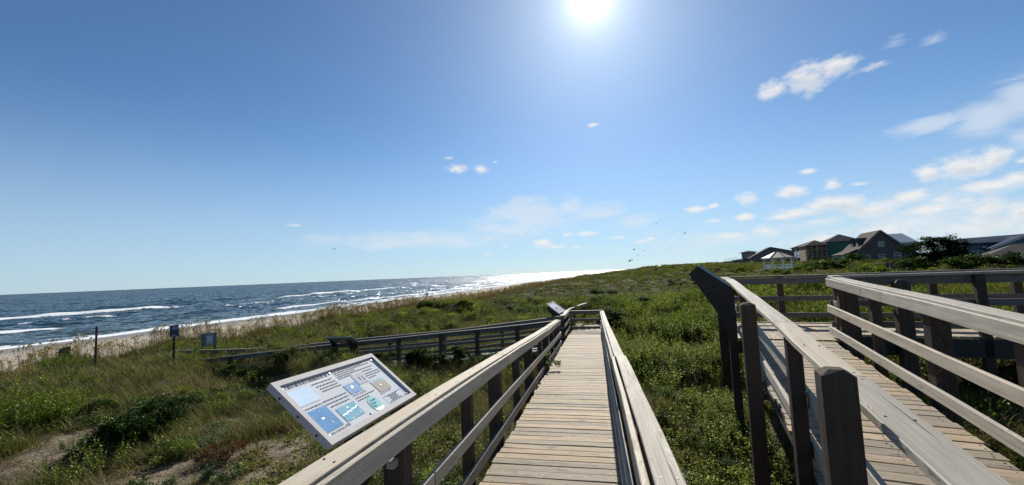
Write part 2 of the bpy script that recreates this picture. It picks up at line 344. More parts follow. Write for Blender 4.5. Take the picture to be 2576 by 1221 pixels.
def polar_sheet(name, radii, angs, zfun, mat, kind='structure', attrs=None):
    R_, T_ = np.meshgrid(radii, angs, indexing='ij'); X = R_*np.sin(T_); Y = R_*np.cos(T_)
    Z = zfun(X, Y); nr, na = R_.shape
    v = np.stack([X, Y, Z], -1).reshape(-1, 3)
    i = np.arange(nr-1)[:, None]*na+np.arange(na-1)[None, :]
    f = np.stack([i, i+na, i+na+1, i+1], -1).reshape(-1, 4)
    me = bpy.data.meshes.new(name); me.vertices.add(len(v)); me.vertices.foreach_set('co', v.astype(np.float32).ravel())
    me.loops.add(f.size); me.loops.foreach_set('vertex_index', f.astype(np.int32).ravel())
    me.polygons.add(len(f)); me.polygons.foreach_set('loop_start', np.arange(0, f.size, 4, dtype=np.int32))
    me.polygons.foreach_set('use_smooth', np.ones(len(f), bool)); me.update(calc_edges=True)
    for an, fun in (attrs or {}).items():
        a = me.attributes.new(an, 'FLOAT', 'POINT'); a.data.foreach_set('value', fun(X, Y).astype(np.float32).ravel())
    me.materials.append(mat); o = bpy.data.objects.new(name, me); COL.objects.link(o); o['kind'] = kind
    if me.polygons[0].normal.z < 0: me.flip_normals()
    return o
def ground_mat():
    m, k, out = new_mat('dune_sand'); tc = k.new('ShaderNodeTexCoord'); p = tc.outputs['Object']
    n = k.noise(p, 0.9, 6, 0.6); g = k.noise(p, 60, 3, 0.7)
    sand = k.mix(g, (0.17, 0.14, 0.10), (0.26, 0.22, 0.165))
    lit = k.smooth(k.math('ADD', k.math('MULTIPLY', n, 0.7), k.math('MULTIPLY', k.noise(p, 14, 4, 0.7), 0.35)), 0.44, 0.60)
    litter = k.mix(k.noise(p, 35, 3), (0.055, 0.042, 0.026), (0.16, 0.12, 0.075))
    veg = k.attr('veg')
    far = k.mix(k.smooth(k.noise(p, 0.16, 5, 0.6), 0.38, 0.62), (0.034, 0.042, 0.014), (0.07, 0.062, 0.027))
    c = k.mix(lit, sand, litter); c = k.mix(veg, c, far)
    wet = k.attr('wet'); bf = k.attr('beach'); c = k.mix(bf, c, k.mix(g, (0.33, 0.285, 0.225), (0.42, 0.37, 0.30))); c = k.mix(wet, c, (0.22, 0.20, 0.17))
    h = k.math('ADD', k.noise(p, 9, 5, 0.6), k.math('MULTIPLY', k.noise(p, 45, 3), 0.25))
    principled(k, out, c, k.math('MULTIPLY_ADD', wet, -0.5, 0.9), k.bump(h, 0.9, 0.09), 0.04); return m
radii = np.concatenate([np.linspace(0.3, 14, 110), np.geomspace(14.2, 80, 130), np.geomspace(82, 3500, 110)])
angs = np.radians(np.concatenate([np.linspace(-180, -72, 40)[:-1], np.linspace(-72, 76, 430), np.linspace(76, 180, 40)[1:]]))
def coast_n(x, y): return nf(x, y) - np.clip((uf(x, y)-60)*0.055, 0, 120)
polar_sheet('ground', radii, angs, ground_z, ground_mat(), attrs={
    'veg': lambda x, y: np.clip((np.hypot(x, y)-16)/14, 0, 1)*np.clip((29.5-coast_n(x, y))/2, 0, 1),
    'beach': lambda x, y: np.clip((coast_n(x, y)-30.5)/2, 0, 1),
    'wet': lambda x, y: np.clip((coast_n(x, y)-55)/6, 0, 1)})

# ------------------------------------------------------------------ sea
SEA = -4.0
_sw = [(math.radians(rng.normal(-70.7, 24))+0, rng.uniform(0, 6.3), L, A) for L, A in ((27, .10), (21, .12), (16, .12), (12.3, .10), (9.1, .08), (6.7, .07), (4.9, .05), (3.6, .035), (2.6, .022))]
def seg(u, lo, hi, e=6.0): return np.clip((u-lo)/e, 0, 1)*np.clip((hi-u)/e, 0, 1)
def wob(u, ph, a=1.0): return a*(1.6*np.sin(u*.043+ph)+.8*np.sin(u*.117+2*ph)+.35*np.sin(u*.31+ph*3))
def hash_n(u, n, s, ph): return .5+.25*(np.sin(u*s+ph)+np.sin(u*s*2.3+1.7*ph+n*.2))+.12*np.sin(u*s*5.1+n*s*3+ph)
def breakers(u, n):
    """rows of breaking waves: (height, foam)"""
    h = np.zeros_like(u); f = np.zeros_like(u)
    for n0, hh, w, segs, ph in ((141, .95, 1.5, ((20, 88, .95), (118, 215, .75), (330, 440, .35)), .7), (117, .6, 1.7, ((20, 64, .3), (75, 150, .35)), 2.1),
                                (96, .65, 1.3, ((10, 43, .9), (52, 78, .15), (160, 260, .4)), 3.3), (166, .7, 2.8, ((30, 150, .05), (230, 330, .3)), 4.4),
                                (79, .4, 1.0, ((5, 30, .2), (64, 400, .9)), 5.2), (200, .6, 3, ((100, 200, .05), (300, 420, .2)), 1.5)):
        for lo, hi, fo in segs:
            t = n-(n0+wob(u, ph)); g = seg(u, lo, hi, 9)*(.65+.35*hash_n(u, 0, .13, ph))
            crest = np.where(t > 0, np.exp(-(t/(w*1.5))**2), np.exp(-(t/w)**2))
            h = h+hh*crest*g
            f = np.maximum(f, fo*g*np.exp(-((t+w*.5)/(w*.75))**2)*1.5)
            f = np.maximum(f, .35*fo*g*np.exp(-np.clip(-(t+1), 0, 99)/7.)*(t < 0))
    return h, f
def sea_z(x, y):
    u = uf(x, y); n = coast_n(x, y); d = np.hypot(x, y); z = np.full_like(x, SEA)
    dn = np.clip((n-64)/18, 0, 1)
    for th, ph, L, A in _sw:
        kk = 2*math.pi/L; q = .5+.5*np.sin(kk*(x*math.sin(th)+y*math.cos(th))+ph+.6*np.sin(.05*u+ph))
        z = z+A*1.5*(q**1.7-.4)*dn*np.clip((60*L-d)/(30*L), 0, 1)
    return z+breakers(u, n)[0]*np.clip((900-d)/300, 0, 1)
def sea_foam(x, y):
    u = uf(x, y); n = coast_n(x, y); f = breakers(u, n)[1]
    e1 = 66.5+wob(u, 1.0, .8); e2 = 71.5+wob(u, 2.2, 1.0)
    f = np.maximum(f, 1.5*np.exp(-((n-e1-1.2)/1.9)**2)); f = np.maximum(f, 1.0*np.exp(-((n-e2)/1.3)**2)*np.clip((u-38)/10, 0.15, 1))
    f = np.maximum(f, .5*np.clip((78-n)/8, 0, 1))
    return f
def sea_mat():
    m, k, out = new_mat('sea_water'); tc = k.new('ShaderNodeTexCoord'); p = tc.outputs['Object']
    r = k.new('ShaderNodeVectorRotate', rotation_type='Z_AXIS'); k.put(r.inputs['Vector'], p); r.inputs['Angle'].default_value = SH
    q = r.outputs[0]                              # x: across the shore, y: along it
    h1 = k.noise(k.scale(q, (1.0, 0.35, 1)), 0.30, 6, 0.62, 0.3)
    h2 = k.noise(k.scale(q, (1.0, 0.5, 1)), 1.7, 5, 0.62)
    h3 = k.noise(k.scale(q, (1.0, 0.4, 1)), 0.055, 4, 0.55)
    hh = k.math('ADD', k.math('MULTIPLY', h1, 2.3), k.math('ADD', k.math('MULTIPLY', h2, 0.42), k.math('MULTIPLY', h3, 5.0)))
    def slope(sc, v, det):
        nd = k.new('ShaderNodeTexNoise'); k.put(nd.inputs['Vector'], k.scale(q, v)); nd.inputs['Scale'].default_value = sc; nd.inputs['Detail'].default_value = det; nd.inputs['Roughness'].default_value = 0.6
        return k.vec('SUBTRACT', nd.outputs['Color'], (0.5, 0.5, 0.5))
    sl = k.vec('ADD', k.scale(slope(1.1, (1, .5, 1), 4), (3.2, 3.2, 0)), k.vec('ADD', k.scale(slope(0.16, (1, .4, 1), 4), (2.2, 1.8, 0)), k.scale(slope(0.03, (1, .3, 1), 3), (0.4, 0.25, 0))))
    r2 = k.new('ShaderNodeVectorRotate', rotation_type='Z_AXIS'); k.put(r2.inputs['Vector'], sl); r2.inputs['Angle'].default_value = -SH
    ge = k.new('ShaderNodeNewGeometry')
    nb = k.vec('NORMALIZE', k.vec('ADD', ge.outputs['Normal'], r2.outputs[0]))
    shallow = k.smooth(k.attr('near'), 0.0, 1.0)
    patch = k.noise(k.scale(q, (1, 0.25, 1)), 0.02, 4, 0.6)
    base = k.mix(shallow, k.mix(patch, (0.007, 0.024, 0.034), (0.012, 0.036, 0.050)), (0.030, 0.052, 0.055))
    df = k.new('ShaderNodeBsdfDiffuse'); k.put(df.inputs[0], base)
    gl = k.new('ShaderNodeBsdfGlossy'); gl.inputs['Roughness'].default_value = 0.2; k.l.new(nb, gl.inputs['Normal'])
    fr = k.new('ShaderNodeFresnel'); fr.inputs['IOR'].default_value = 1.33; k.l.new(nb, fr.inputs['Normal'])
    lp = k.new('ShaderNodeMixShader'); k.put(lp.inputs[0], k.math('MULTIPLY', fr.outputs[0], 1.0)); k.l.new(df.outputs[0], lp.inputs[1]); k.l.new(gl.outputs[0], lp.inputs[2])
    fo = k.attr('foam')
    lace = k.noise(k.scale(q, (1, 0.45, 1)), 0.8, 7, 0.7, 0.6); lace2 = k.noise(q, 3.1, 5, 0.7)
    f1 = k.smooth(k.math('ADD', k.math('MULTIPLY', fo, 0.95), k.math('ADD', k.math('MULTIPLY', k.math('SUBTRACT', lace, 0.5), 2.5), k.math('MULTIPLY', k.math('SUBTRACT', lace2, 0.5), 0.6))), 0.46, 0.62)
    wc = k.smooth(k.noise(k.scale(q, (1.0, 0.30, 1)), 0.24, 7, 0.62), 0.685, 0.72)       # scattered whitecaps
    f1 = k.math('MULTIPLY', f1, 0.88); f = k.math('MAXIMUM', f1, k.math('MULTIPLY', wc, 0.85))
    fd = k.new('ShaderNodeBsdfDiffuse'); fd.inputs[0].default_value = (0.74, 0.76, 0.77, 1)
    mx = k.new('ShaderNodeMixShader'); k.put(mx.inputs[0], f); k.l.new(lp.outputs[0], mx.inputs[1]); k.l.new(fd.outputs[0], mx.inputs[2])
    k.l.new(mx.outputs[0], out.inputs[0]); return m
sr = np.concatenate([np.linspace(38, 64, 16), np.arange(64.6, 210, .62), np.geomspace(211, 900, 210), np.geomspace(930, 42000, 90)])
sa = np.radians(np.concatenate([np.linspace(-120, -62, 60)[:-1], np.linspace(-62, 26, 620), np.linspace(26, 80, 60)[1:]]))
polar_sheet('sea', sr, sa, sea_z, sea_mat(), attrs={'foam': sea_foam, 'near': lambda x, y: np.clip((112-coast_n(x, y))/45, 0, 1)})
# ------------------------------------------------------------------ boardwalks
D0 = np.array([math.sin(A0), math.cos(A0), 0]); R0_ = np.array([math.cos(A0), -math.sin(A0), 0])
D1 = np.array([math.sin(A1), math.cos(A1), 0]); R1_ = np.array([math.cos(A1), -math.sin(A1), 0]); UPV = np.array([0, 0, 1.0])
def W0(s, l, h): return D0*s+R0_*l+UPV*(M0*s+h)
def W1(s, l, h): return D1*s+R1_*l+UPV*(RZ0+M1*s+h)
def W1z(s, l, z): return D1*s+R1_*l+UPV*z
def interp(x, pts): return float(np.interp(x, [p[0] for p in pts], [p[1] for p in pts]))
def HL(s): return interp(s, [(-2, 1.05), (2, 1.05), (3.7, 1.035), (5.4, .99), (10.6, .85), (13.4, .81), (17.6, .83)])
def gz(p): return float(ground_z(p[0], p[1]))
def one(name, mat, parent, fn):
    b = MB(); fn(b); return b.build(name, mat, parent)
def board_part(name, mat, parent, *a, **kw):
    b = MB(); b.board(*a, **kw); return b.build(name, mat, parent)
def post_part(name, mat, parent, top, bottom_z, side, w, t=None, chamfer=0.0):
    """square post; chamfer > 0 gives a weathered bevelled top"""
    b = MB(); t = t or w; top = np.array(top, float); side = np.array(side, float); other = np.cross(UPV, side)
    off = rng.uniform(0, 50, 3); c = .006
    ring = [(-w/2+c, -t/2), (w/2-c, -t/2), (w/2, -t/2+c), (w/2, t/2-c), (w/2-c, t/2), (-w/2+c, t/2), (-w/2, t/2-c), (-w/2, -t/2+c)]
    vs_, bc = [], []
    lv = [(bottom_z, 1.0), (top[2]-chamfer, 1.0)]+([(top[2], .45)] if chamfer else [])
    for z, sc in lv:
        for x, y in ring:
            vs_.append(np.array([top[0], top[1], z])+side*x*sc+other*y*sc); bc.append((off[0]+z, off[1]+x, off[2]+y))
    fs = [tuple(range(7, -1, -1))]
    for i in range(len(lv)-1):
        fs += [(i*8+j, i*8+(j+1) % 8, i*8+8+(j+1) % 8, i*8+8+j) for j in range(8)]
    fs.append(tuple((len(lv)-1)*8+j for j in range(8)))
    b.add(vs_, fs, 0, bc, rng.random()); return b.build(name, mat, parent)

# --- straight boardwalk in the middle
bw = empty('boardwalk', W0(0, -.5, 0), 'narrow weathered boardwalk running straight ahead to a barred end', 'boardwalk')
def deck_planks(b):
    s = -1.6
    while s < 17.75:
        w = rng.choice([.139, .139, .139, .136]); j = rng.normal(0, .002); e0 = -1.215+rng.normal(0, .012); e1 = .135+rng.normal(0, .012)
        yaw = rng.normal(0, .0035); roll = rng.normal(0, .006)
        b.board(W0(s+w/2-yaw, e0, -.019+j-roll*.05), W0(s+w/2+yaw, e1, -.019+j+roll*.05), w-rng.uniform(0, .004), .038, D0+UPV*(M0+roll), 3, .005, .0012)
        for l in (-1.12, -.55, .04):
            for k_ in (.3, .7): b.box(W0(s+w*k_, l+rng.normal(0, .01), .0), .011, .011, .003, D0, R0_, UPV, 1)
        s += w+rng.choice([.003, .004, .006, .009])
one('deck', [M['deck'], M['nail']], bw, deck_planks)
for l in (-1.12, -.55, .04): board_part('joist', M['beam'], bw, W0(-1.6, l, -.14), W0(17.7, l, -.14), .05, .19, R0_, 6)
def cap_line(parent, name, fW, pts, l_of, w, t, drop, mat, side, lw=0.0):
    for a, b_ in zip(pts[:-1], pts[1:]):
        n = max(2, int((b_-a)/1.1)); b = MB(); prev = None
        for i in range(n):
            q0 = a+(b_-a)*i/n; q1 = a+(b_-a)*(i+1)/n
        P = [fW(a+.004+(b_-a-.008)*i/n, i == 0 or i == n) for i in range(n+1)]
        poly_board(b, P, w, t, side); b.build(name, mat, parent)
def poly_board(b, P, w, t, side, ch=.005):
    """one board bent through the points P (centre line)"""
    P = [np.array(p, float) for p in P]; off = rng.uniform(0, 50, 3); bv = rng.random(); hw, ht = w/2, t/2; c = min(ch, t/3)
    sec = [(-hw+c, -ht), (hw-c, -ht), (hw, -ht+c), (hw, ht-c), (hw-c, ht), (-hw+c, ht), (-hw, ht-c), (-hw, -ht+c)]
    vs_, bc, L = [], [], 0.0
    for i, p in enumerate(P):
        d = P[min(i+1, len(P)-1)]-P[max(i-1, 0)]; d /= np.linalg.norm(d); sd = np.array(side, float); sd = sd-d*sd.dot(d); sd /= np.linalg.norm(sd); up = np.cross(sd, d)
        if up[2] < 0: up = -up
        if i: L += np.linalg.norm(p-P[i-1])
        for a, e in sec: vs_.append(p+sd*a+up*e); bc.append((off[0]+L, off[1]+a, off[2]+e))
    n = len(P)-1; fs = [(i*8+j, i*8+(j+1) % 8, i*8+8+(j+1) % 8, i*8+8+j) for i in range(n) for j in range(8)]
    fs += [tuple(range(7, -1, -1)), tuple(n*8+j for j in range(8))]
    b.add(vs_, fs, 0, bc, bv)
def rail_run(parent, name, mat, fW, s0, s1, w, t, side, step=.9, wobble=.0025):
    n = max(2, int((s1-s0)/step)); b = MB()
    P = [np.array(fW(s0+(s1-s0)*i/n), float) for i in range(n+1)]
    for i in range(1, n): P[i] = P[i]+UPV*rng.normal(0, wobble)+np.array(side)*rng.normal(0, wobble)
    poly_board(b, P, w, t, side)
    if name in ('handrail', 'face_board') and s1-s0 > 1.5:            # nail heads where the board crosses a post, and near its ends
        sd = np.array(side, float)
        for q in [s0+.06, s1-.06]+list(np.arange(s0+.7, s1-.4, 1.28)):
            c = np.array(fW(q), float)
            for k_ in (-1, 1):
                if w > t: b.box(c+sd*w*.27*k_+UPV*t*.5+np.cross(UPV, sd)*rng.normal(0, .012), .010, .010, .003, sd, np.cross(UPV, sd), UPV, 1)
                else:
                    for e_ in (-1, 1): b.box(c+UPV*t*.24*k_+sd*w*.5*e_+np.cross(UPV, sd)*rng.normal(0, .012), .003, .010, .010, sd, np.cross(UPV, sd), UPV, 1)
    return b.build(name, [mat, M['nail']], parent)
def LR(s): return interp(s, [(-2, .225), (1.8, .225), (5.3, .21), (12, .175), (17.7, .13)])   # right handrail drifts inward
for a, b_ in ((-1.4, 5.46), (5.48, 11.0), (11.02, 13.5)):
    dz = rng.normal(0, .004)
    rail_run(bw, 'handrail', M['rail'], lambda s: W0(s, -1.363, HL(s)-.02+dz), a, b_, .138, .038, R0_)
    rail_run(bw, 'face_board', M['rail'], lambda s: W0(s, -1.262, HL(s)-.082+dz), a, b_, .036, .135, R0_)
for a, b_ in ((-1.4, 5.28), (5.30, 10.4), (10.42, 17.7)):
    dz = .012 if a < 5 else rng.normal(0, .004)
    rail_run(bw, 'handrail', M['rail'], lambda s: W0(s, LR(s)+.012+(.012 if a < 5 else 0), HL(s)-.02+dz), a, b_, .125, .038, R0_)
    rail_run(bw, 'face_board', M['rail'], lambda s: W0(s, LR(s)-.077+(.006 if a < 5 else 0), HL(s)-.082+dz), a, b_, .036, .135, R0_)
for f0, f1, hgt in ((.545, .0, .115), (.175, .0, .115)):
    for a, b_ in ((-1.4, 2.9), (2.92, 7.1), (7.12, 11.6), (11.62, 13.5)):
        rail_run(bw, 'lower_rail', M['old'] if f0 < .3 else M['rail'], lambda s: W0(s, -1.262, HL(s)*f0/1.04-hgt/2+.0), a, b_, .036, hgt, R0_)
    for a, b_ in ((-1.4, 4.6), (4.62, 9.4), (9.42, 17.7)):
        rail_run(bw, 'lower_rail', M['rail'], lambda s: W0(s, LR(s)-.077, HL(s)*f0/1.04-hgt/2), a, b_, .036, hgt, R0_)
for s, w in ((-.3, .14), (1.15, .09), (2.58, .14), (3.98, .10), (5.18, .15), (6.45, .10), (7.75, .15), (9.15, .10), (10.35, .15), (11.5, .10), (12.6, .10), (13.42, .14)):
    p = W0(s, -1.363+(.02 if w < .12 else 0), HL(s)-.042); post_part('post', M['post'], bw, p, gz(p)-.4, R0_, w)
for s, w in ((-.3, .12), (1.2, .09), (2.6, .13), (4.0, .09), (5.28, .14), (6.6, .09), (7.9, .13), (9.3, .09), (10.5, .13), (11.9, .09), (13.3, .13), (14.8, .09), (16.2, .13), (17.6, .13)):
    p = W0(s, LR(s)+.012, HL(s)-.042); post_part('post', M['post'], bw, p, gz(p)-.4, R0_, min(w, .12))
# left rail resumes beyond the opening of the beach ramp
rail_run(bw, 'handrail', M['rail'], lambda s: W0(s, -1.35, HL(s)+.01), 15.12, 17.72, .138, .038, R0_)
rail_run(bw, 'face_board', M['rail'], lambda s: W0(s, -1.262, HL(s)-.055), 15.12, 17.72, .036, .14, R0_)
for f0 in (.50, .19): rail_run(bw, 'lower_rail', M['rail'], lambda s: W0(s, -1.262, f0-.06), 15.12, 17.72, .036, .115, R0_)
for s in (15.2, 16.4, 17.6):
    p = W0(s, -1.35, HL(s)-.01); post_part('post', M['post'], bw, p, gz(p)-.4, R0_, .13)
# bars across the end
for h, tt, ww in ((HL(17.6)-.05, .036, .12), (.52-.05, .036, .10), (.20-.06, .036, .11)):
    rail_run(bw, 'end_bar', M['old'], lambda l: W0(17.62, l, h), -1.24, LR(17.6)-.1, tt, ww, D0)
rail_run(bw, 'end_bar', M['rail'], lambda l: W0(17.66, l, HL(17.6)+.012), -1.28, LR(17.6)+.05, .11, .036, D0)
# --- abandoned continuation behind the bars
cont = empty('boardwalk', W0(18.5, -.55, -.1), 'short overgrown stretch of boardwalk behind the end bars', 'boardwalk')
def deck_cont(b):
    s = 17.85
    while s < 22.5:
        b.board(W0(s+.07, -1.2+rng.normal(0, .03), -.03+rng.normal(0, .012)), W0(s+.07, .1+rng.normal(0, .03), -.03+rng.normal(0, .012)), .137, .038, D0, 2, .005); s += .147+rng.choice([0, 0, .02])
one('deck', M['deck'], cont, deck_cont)
rail_run(cont, 'handrail', M['old'], lambda s: W0(s, -1.36+.07*(s-18), .86+.03*math.sin(s*2)), 17.8, 20.4, .13, .038, R0_)
rail_run(cont, 'handrail', M['old'], lambda s: W0(s, -1.0+.2*(s-20.4), .93+.03*(s-20.4)), 20.3, 22.2, .13, .038, R0_)
for s, l in ((17.95, -1.34), (20.3, -1.2), (22.1, -.75), (18.9, .2), (21.0, .2)):
    p = W0(s, l, .84); post_part('post', M['post'], cont, p, gz(p)-.4, R0_, .13)
rail_run(cont, 'brace', M['old'], lambda q: W0(17.9+q*.9, -1.2, .75-.75*q), 0, 1, .09, .036, R0_, .3)

# --- beach ramp going off to the left
br = empty('beach_ramp', W0(14.2, -6, .2), 'half-buried wooden ramp branching left toward the beach', 'boardwalk ramp')
FRZ = [(1.25, .31), (2.13, .21), (8.9, -.36), (13.5, -.80), (15.6, -1.0)]; BKZ = [(1.3, .27), (5.5, -.18), (10.3, -.55), (13.3, -.82), (16, -.90), (19.0, -.93)]
def FR(l, dz=0): return D0*13.45-R0_*l+UPV*(interp(l, FRZ)+dz)
def BK(l, dz=0): return D0*15.05-R0_*l+UPV*(interp(l, BKZ)+dz)
for a, b_ in ((1.5, 6.2), (6.22, 11), (11.02, 15.5)):
    rail_run(br, 'handrail', M['old'], lambda l: FR(l, -.02), a, b_, .135, .038, D0)
    rail_run(br, 'face_board', M['old'], lambda l: FR(l, -.105)+D0*.02, a, b_, .036, .13, D0)
    rail_run(br, 'lower_rail', M['old'], lambda l: FR(l, -.42)+D0*.02, a, b_, .036, .10, D0)
    rail_run(br, 'lower_rail', M['old'], lambda l: FR(l, -.76)+D0*.02, a, b_, .036, .10, D0)
for a, b_ in ((1.3, 5.2), (5.22, 10), (10.02, 14.6), (14.62, 18.9)):
    rail_run(br, 'handrail', M['old'], lambda l: BK(l, -.02), a, b_, .135, .038, D0)
    rail_run(br, 'face_board', M['old'], lambda l: BK(l, -.115)-D0*.075, a, b_, .036, .15, D0)
    rail_run(br, 'lower_rail', M['old'], lambda l: BK(l, -.42)-D0*.05, a, b_, .036, .10, D0)
    rail_run(br, 'lower_rail', M['old'], lambda l: BK(l, -.76)-D0*.05, a, b_, .036, .10, D0)
for l in (2.7, 4.1, 5.4, 7.0, 8.7, 10.3, 12.3, 14.1):
    p = FR(l, -.045); post_part('post', M['post'], br, p, min(gz(p)-.3, p[2]-1.3), D0, .13)
for l in (1.5, 3.6, 5.9, 8.2, 10.6, 13.0, 15.6, 18.6):
    p = BK(l, -.045); post_part('post', M['post'], br, p, min(gz(p)-.3, p[2]-1.3), D0, .12)
def deck_br(b):
    l = 1.24
    while l < 13:
        z = min(interp(l, FRZ), interp(l, BKZ))-.92
        b.board(D0*13.5-R0_*(l+.07)+UPV*z, D0*15.0-R0_*(l+.07)+UPV*z, .138, .038, R0_, 2); l += .146
one('deck', M['old'], br, deck_br)

# --- ramp on the right
rp = empty('boardwalk_ramp', W1(4, 1.4, 0), 'wide wooden ramp on the right rising to the platform', 'boardwalk ramp')
def deck_rp(b):
    s = -1.2
    while s < 8.62:
        w = rng.choice([.139, .139, .136]); j = rng.normal(0, .002); yaw = rng.normal(0, .004)
        b.board(W1(s+w/2-yaw, .70+rng.normal(0, .012), -.019+j), W1(s+w/2+yaw, 2.06+rng.normal(0, .014), -.019+j), w-rng.uniform(0, .004), .038, D1+UPV*M1, 3, .005, .0012)
        for l in (.78, 1.38, 2.0):
            for k_ in (.3, .7): b.box(W1(s+w*k_, l+rng.normal(0, .01), .0), .011, .011, .003, D1, R1_, UPV, 1)
        s += w+rng.choice([.004, .006, .009])
one('deck', [M['deck'], M['nail']], rp, deck_rp)
for l in (.76, 1.38, 2.0): board_part('joist', M['beam'], rp, W1(-1.2, l, -.14), W1(8.6, l, -.14), .05, .19, R1_, 3)
for a, b_ in ((-1.2, 2.62), (2.63, 4.25), (4.26, 9.45)):
    rail_run(rp, 'handrail', M['rail'], lambda s: W1(s, interp(s, [(0, .675), (4, .665), (9.5, .61)]), 1.05-.022), a, b_, .15, .044, R1_)
for h, hh in ((.58, .125), (.20, .125)):
    for a, b_ in ((-1.2, 4.2), (4.22, 8.7)): rail_run(rp, 'lower_rail', M['rail'], lambda s: W1(s, .735, h-hh/2), a, b_, .037, hh, R1_)
for a, b_ in ((-1.2, 6.66), (6.67, 9.05)):
    rail_run(rp, 'handrail', M['rail'], lambda s: W1(s, 2.275, 1.06-.02), a, b_, .17, .04, R1_)
    rail_run(rp, 'face_board', M['rail'], lambda s: W1(s, 2.135, 1.045-.068), a, b_, .038, .14, R1_)
rail_run(rp, 'handrail_strip', M['rail'], lambda s: W1(s, 2.172, 1.035-.02), -1.2, 9.05, .03, .04, R1_)
for h, hh, mt in ((.575, .13, 'rail'), (.19, .125, 'rail')):
    for a, b_ in ((-1.2, 9.05),): rail_run(rp, 'lower_rail', M[mt], lambda s: W1(s, 2.12, h-hh/2), a, b_, .04, hh, R1_)
for s in (.95, 3.88):
    p = W1(s, .655, 1.006); post_part('post', M['post'], rp, p, RZ0+M1*s-.42, R1_, .10, .12)
p = W1(7.3, .63, 1.006); post_part('post', M['post'], rp, p, RZ0+M1*7.3-.26, R1_, .09, .13)
for s, l, zt, w in ((2.14, .50, 1.42, .12), (5.05, .475, 1.46, .14), (8.0, .50, 1.35, .13), (11.3, .48, 1.0, .15)):
    p = W1z(s, l, zt); post_part('pile', M['post'], rp, p, gz(p)-.5, R1_, w, None, .022)
for s, w in ((1.2, .14), (2.9, .10), (4.4, .12), (5.7, .16), (7.28, .11), (8.62, .15)):
    p = W1(s, 2.235, 1.02); post_part('post', M['post'], rp, p, gz(p)-.4, R1_, w)

# --- platform at the top
pf = empty('viewing_platform', W1z(10.2, 1.5, PZ), 'railed wooden platform at the top of the right ramp', 'platform')
def deck_pf(b):
    for s0, s1, lmin, lmax in ((8.66, 9.38, .60, 2.34), (9.39, 10.3, .60, 9.2), (10.31, 11.14, .60, 9.2)):
        l = lmin
        while l < lmax:
            b.board(W1z(s0+rng.uniform(0, .006), l+.07, PZ-.019+rng.normal(0, .002)), W1z(s1-rng.uniform(0, .01), l+.07, PZ-.019+rng.normal(0, .002)), .138, .038, R1_, 2, .005); l += .1455
one('deck', M['deck'], pf, deck_pf)
board_part('fascia', M['beam'], pf, W1z(9.36, 2.36, PZ-.19), W1z(9.36, 9.2, PZ-.19), .04, .30, D1)  # front fascia, dark and deep enough to stand for the shade under the corridor
board_part('fascia', M['beam'], pf, W1z(11.17, .6, PZ-.16), W1z(11.17, 9.2, PZ-.16), .04, .24, D1)
board_part('fascia', M['beam'], pf, W1z(8.64, .6, PZ-.16), W1z(8.64, 2.36, PZ-.16), .03, .22, D1)
board_part('fascia', M['beam'], pf, W1z(8.66, 2.37, PZ-.16), W1z(9.34, 2.37, PZ-.16), .03, .22, R1_)
def frail(s, l0, l1, name, h, hh, t, mat='old', tilt=0.0): return rail_run(pf, name, M[mat], lambda l: W1z(s, l, PZ+h), l0, l1, t, hh, D1)
for l0, l1 in ((.55, 3.3), (3.31, 6.1), (6.11, 9.2)):
    frail(11.24, l0, l1, 'handrail', 1.045, .04, .16); frail(11.19, l0, l1, 'face_board', .94, .14, .038)
    frail(11.19, l0, l1, 'lower_rail', .535, .11, .038); frail(11.19, l0, l1, 'lower_rail', .155, .11, .038)
for l0, l1 in ((2.25, 4.9), (4.91, 9.2)):
    frail(9.43, l0, l1, 'handrail', 1.06, .04, .16, 'rail'); frail(9.48, l0, l1, 'face_board', .955, .14, .038)
    frail(9.48, l0, l1, 'lower_rail', .56, .11, .038); frail(9.48, l0, l1, 'lower_rail', .17, .11, .038)
for l in (.62, 1.75, 3.4, 4.42, 5.65, 7.2, 8.8):
    p = W1z(11.27, l, PZ+1.02); post_part('post', M['post'], pf, p, gz(p)-.4, D1, .12)
for l, w in ((2.35, .10), (4.28, .12), (5.9, .12), (7.6, .12)):
    p = W1z(9.40, l, PZ+1.035); post_part('post', M['post'], pf, p, gz(p)-.4, D1, w)
p = W1z(9.2, 3.2, PZ+.98); post_part('pile', M['post'], pf, p, gz(p)-.4, D1, .2, None, .05)
p = W1z(9.1, 2.5, PZ+1.0); post_part('pile', M['post'], pf, p, gz(p)-.4, D1, .12, None, .04)
rail_run(pf, 'handrail', M['old'], lambda s: W1z(s, .60, PZ+1.045), 9.47, 11.15, .15, .04, R1_)
for h in (.535, .155): rail_run(pf, 'lower_rail', M['old'], lambda s: W1z(s, .66, PZ+h), 8.75, 11.16, .038, .11, R1_)
rail_run(pf, 'lower_rail', M['old'], lambda s: W1z(s, 2.3, PZ+.56), 9.06, 9.4, .038, .11, R1_, .15)
rail_run(pf, 'handrail', M['rail'], lambda s: W1z(s, 2.3, PZ+1.06), 9.08, 9.34, .14, .04, R1_, .12)

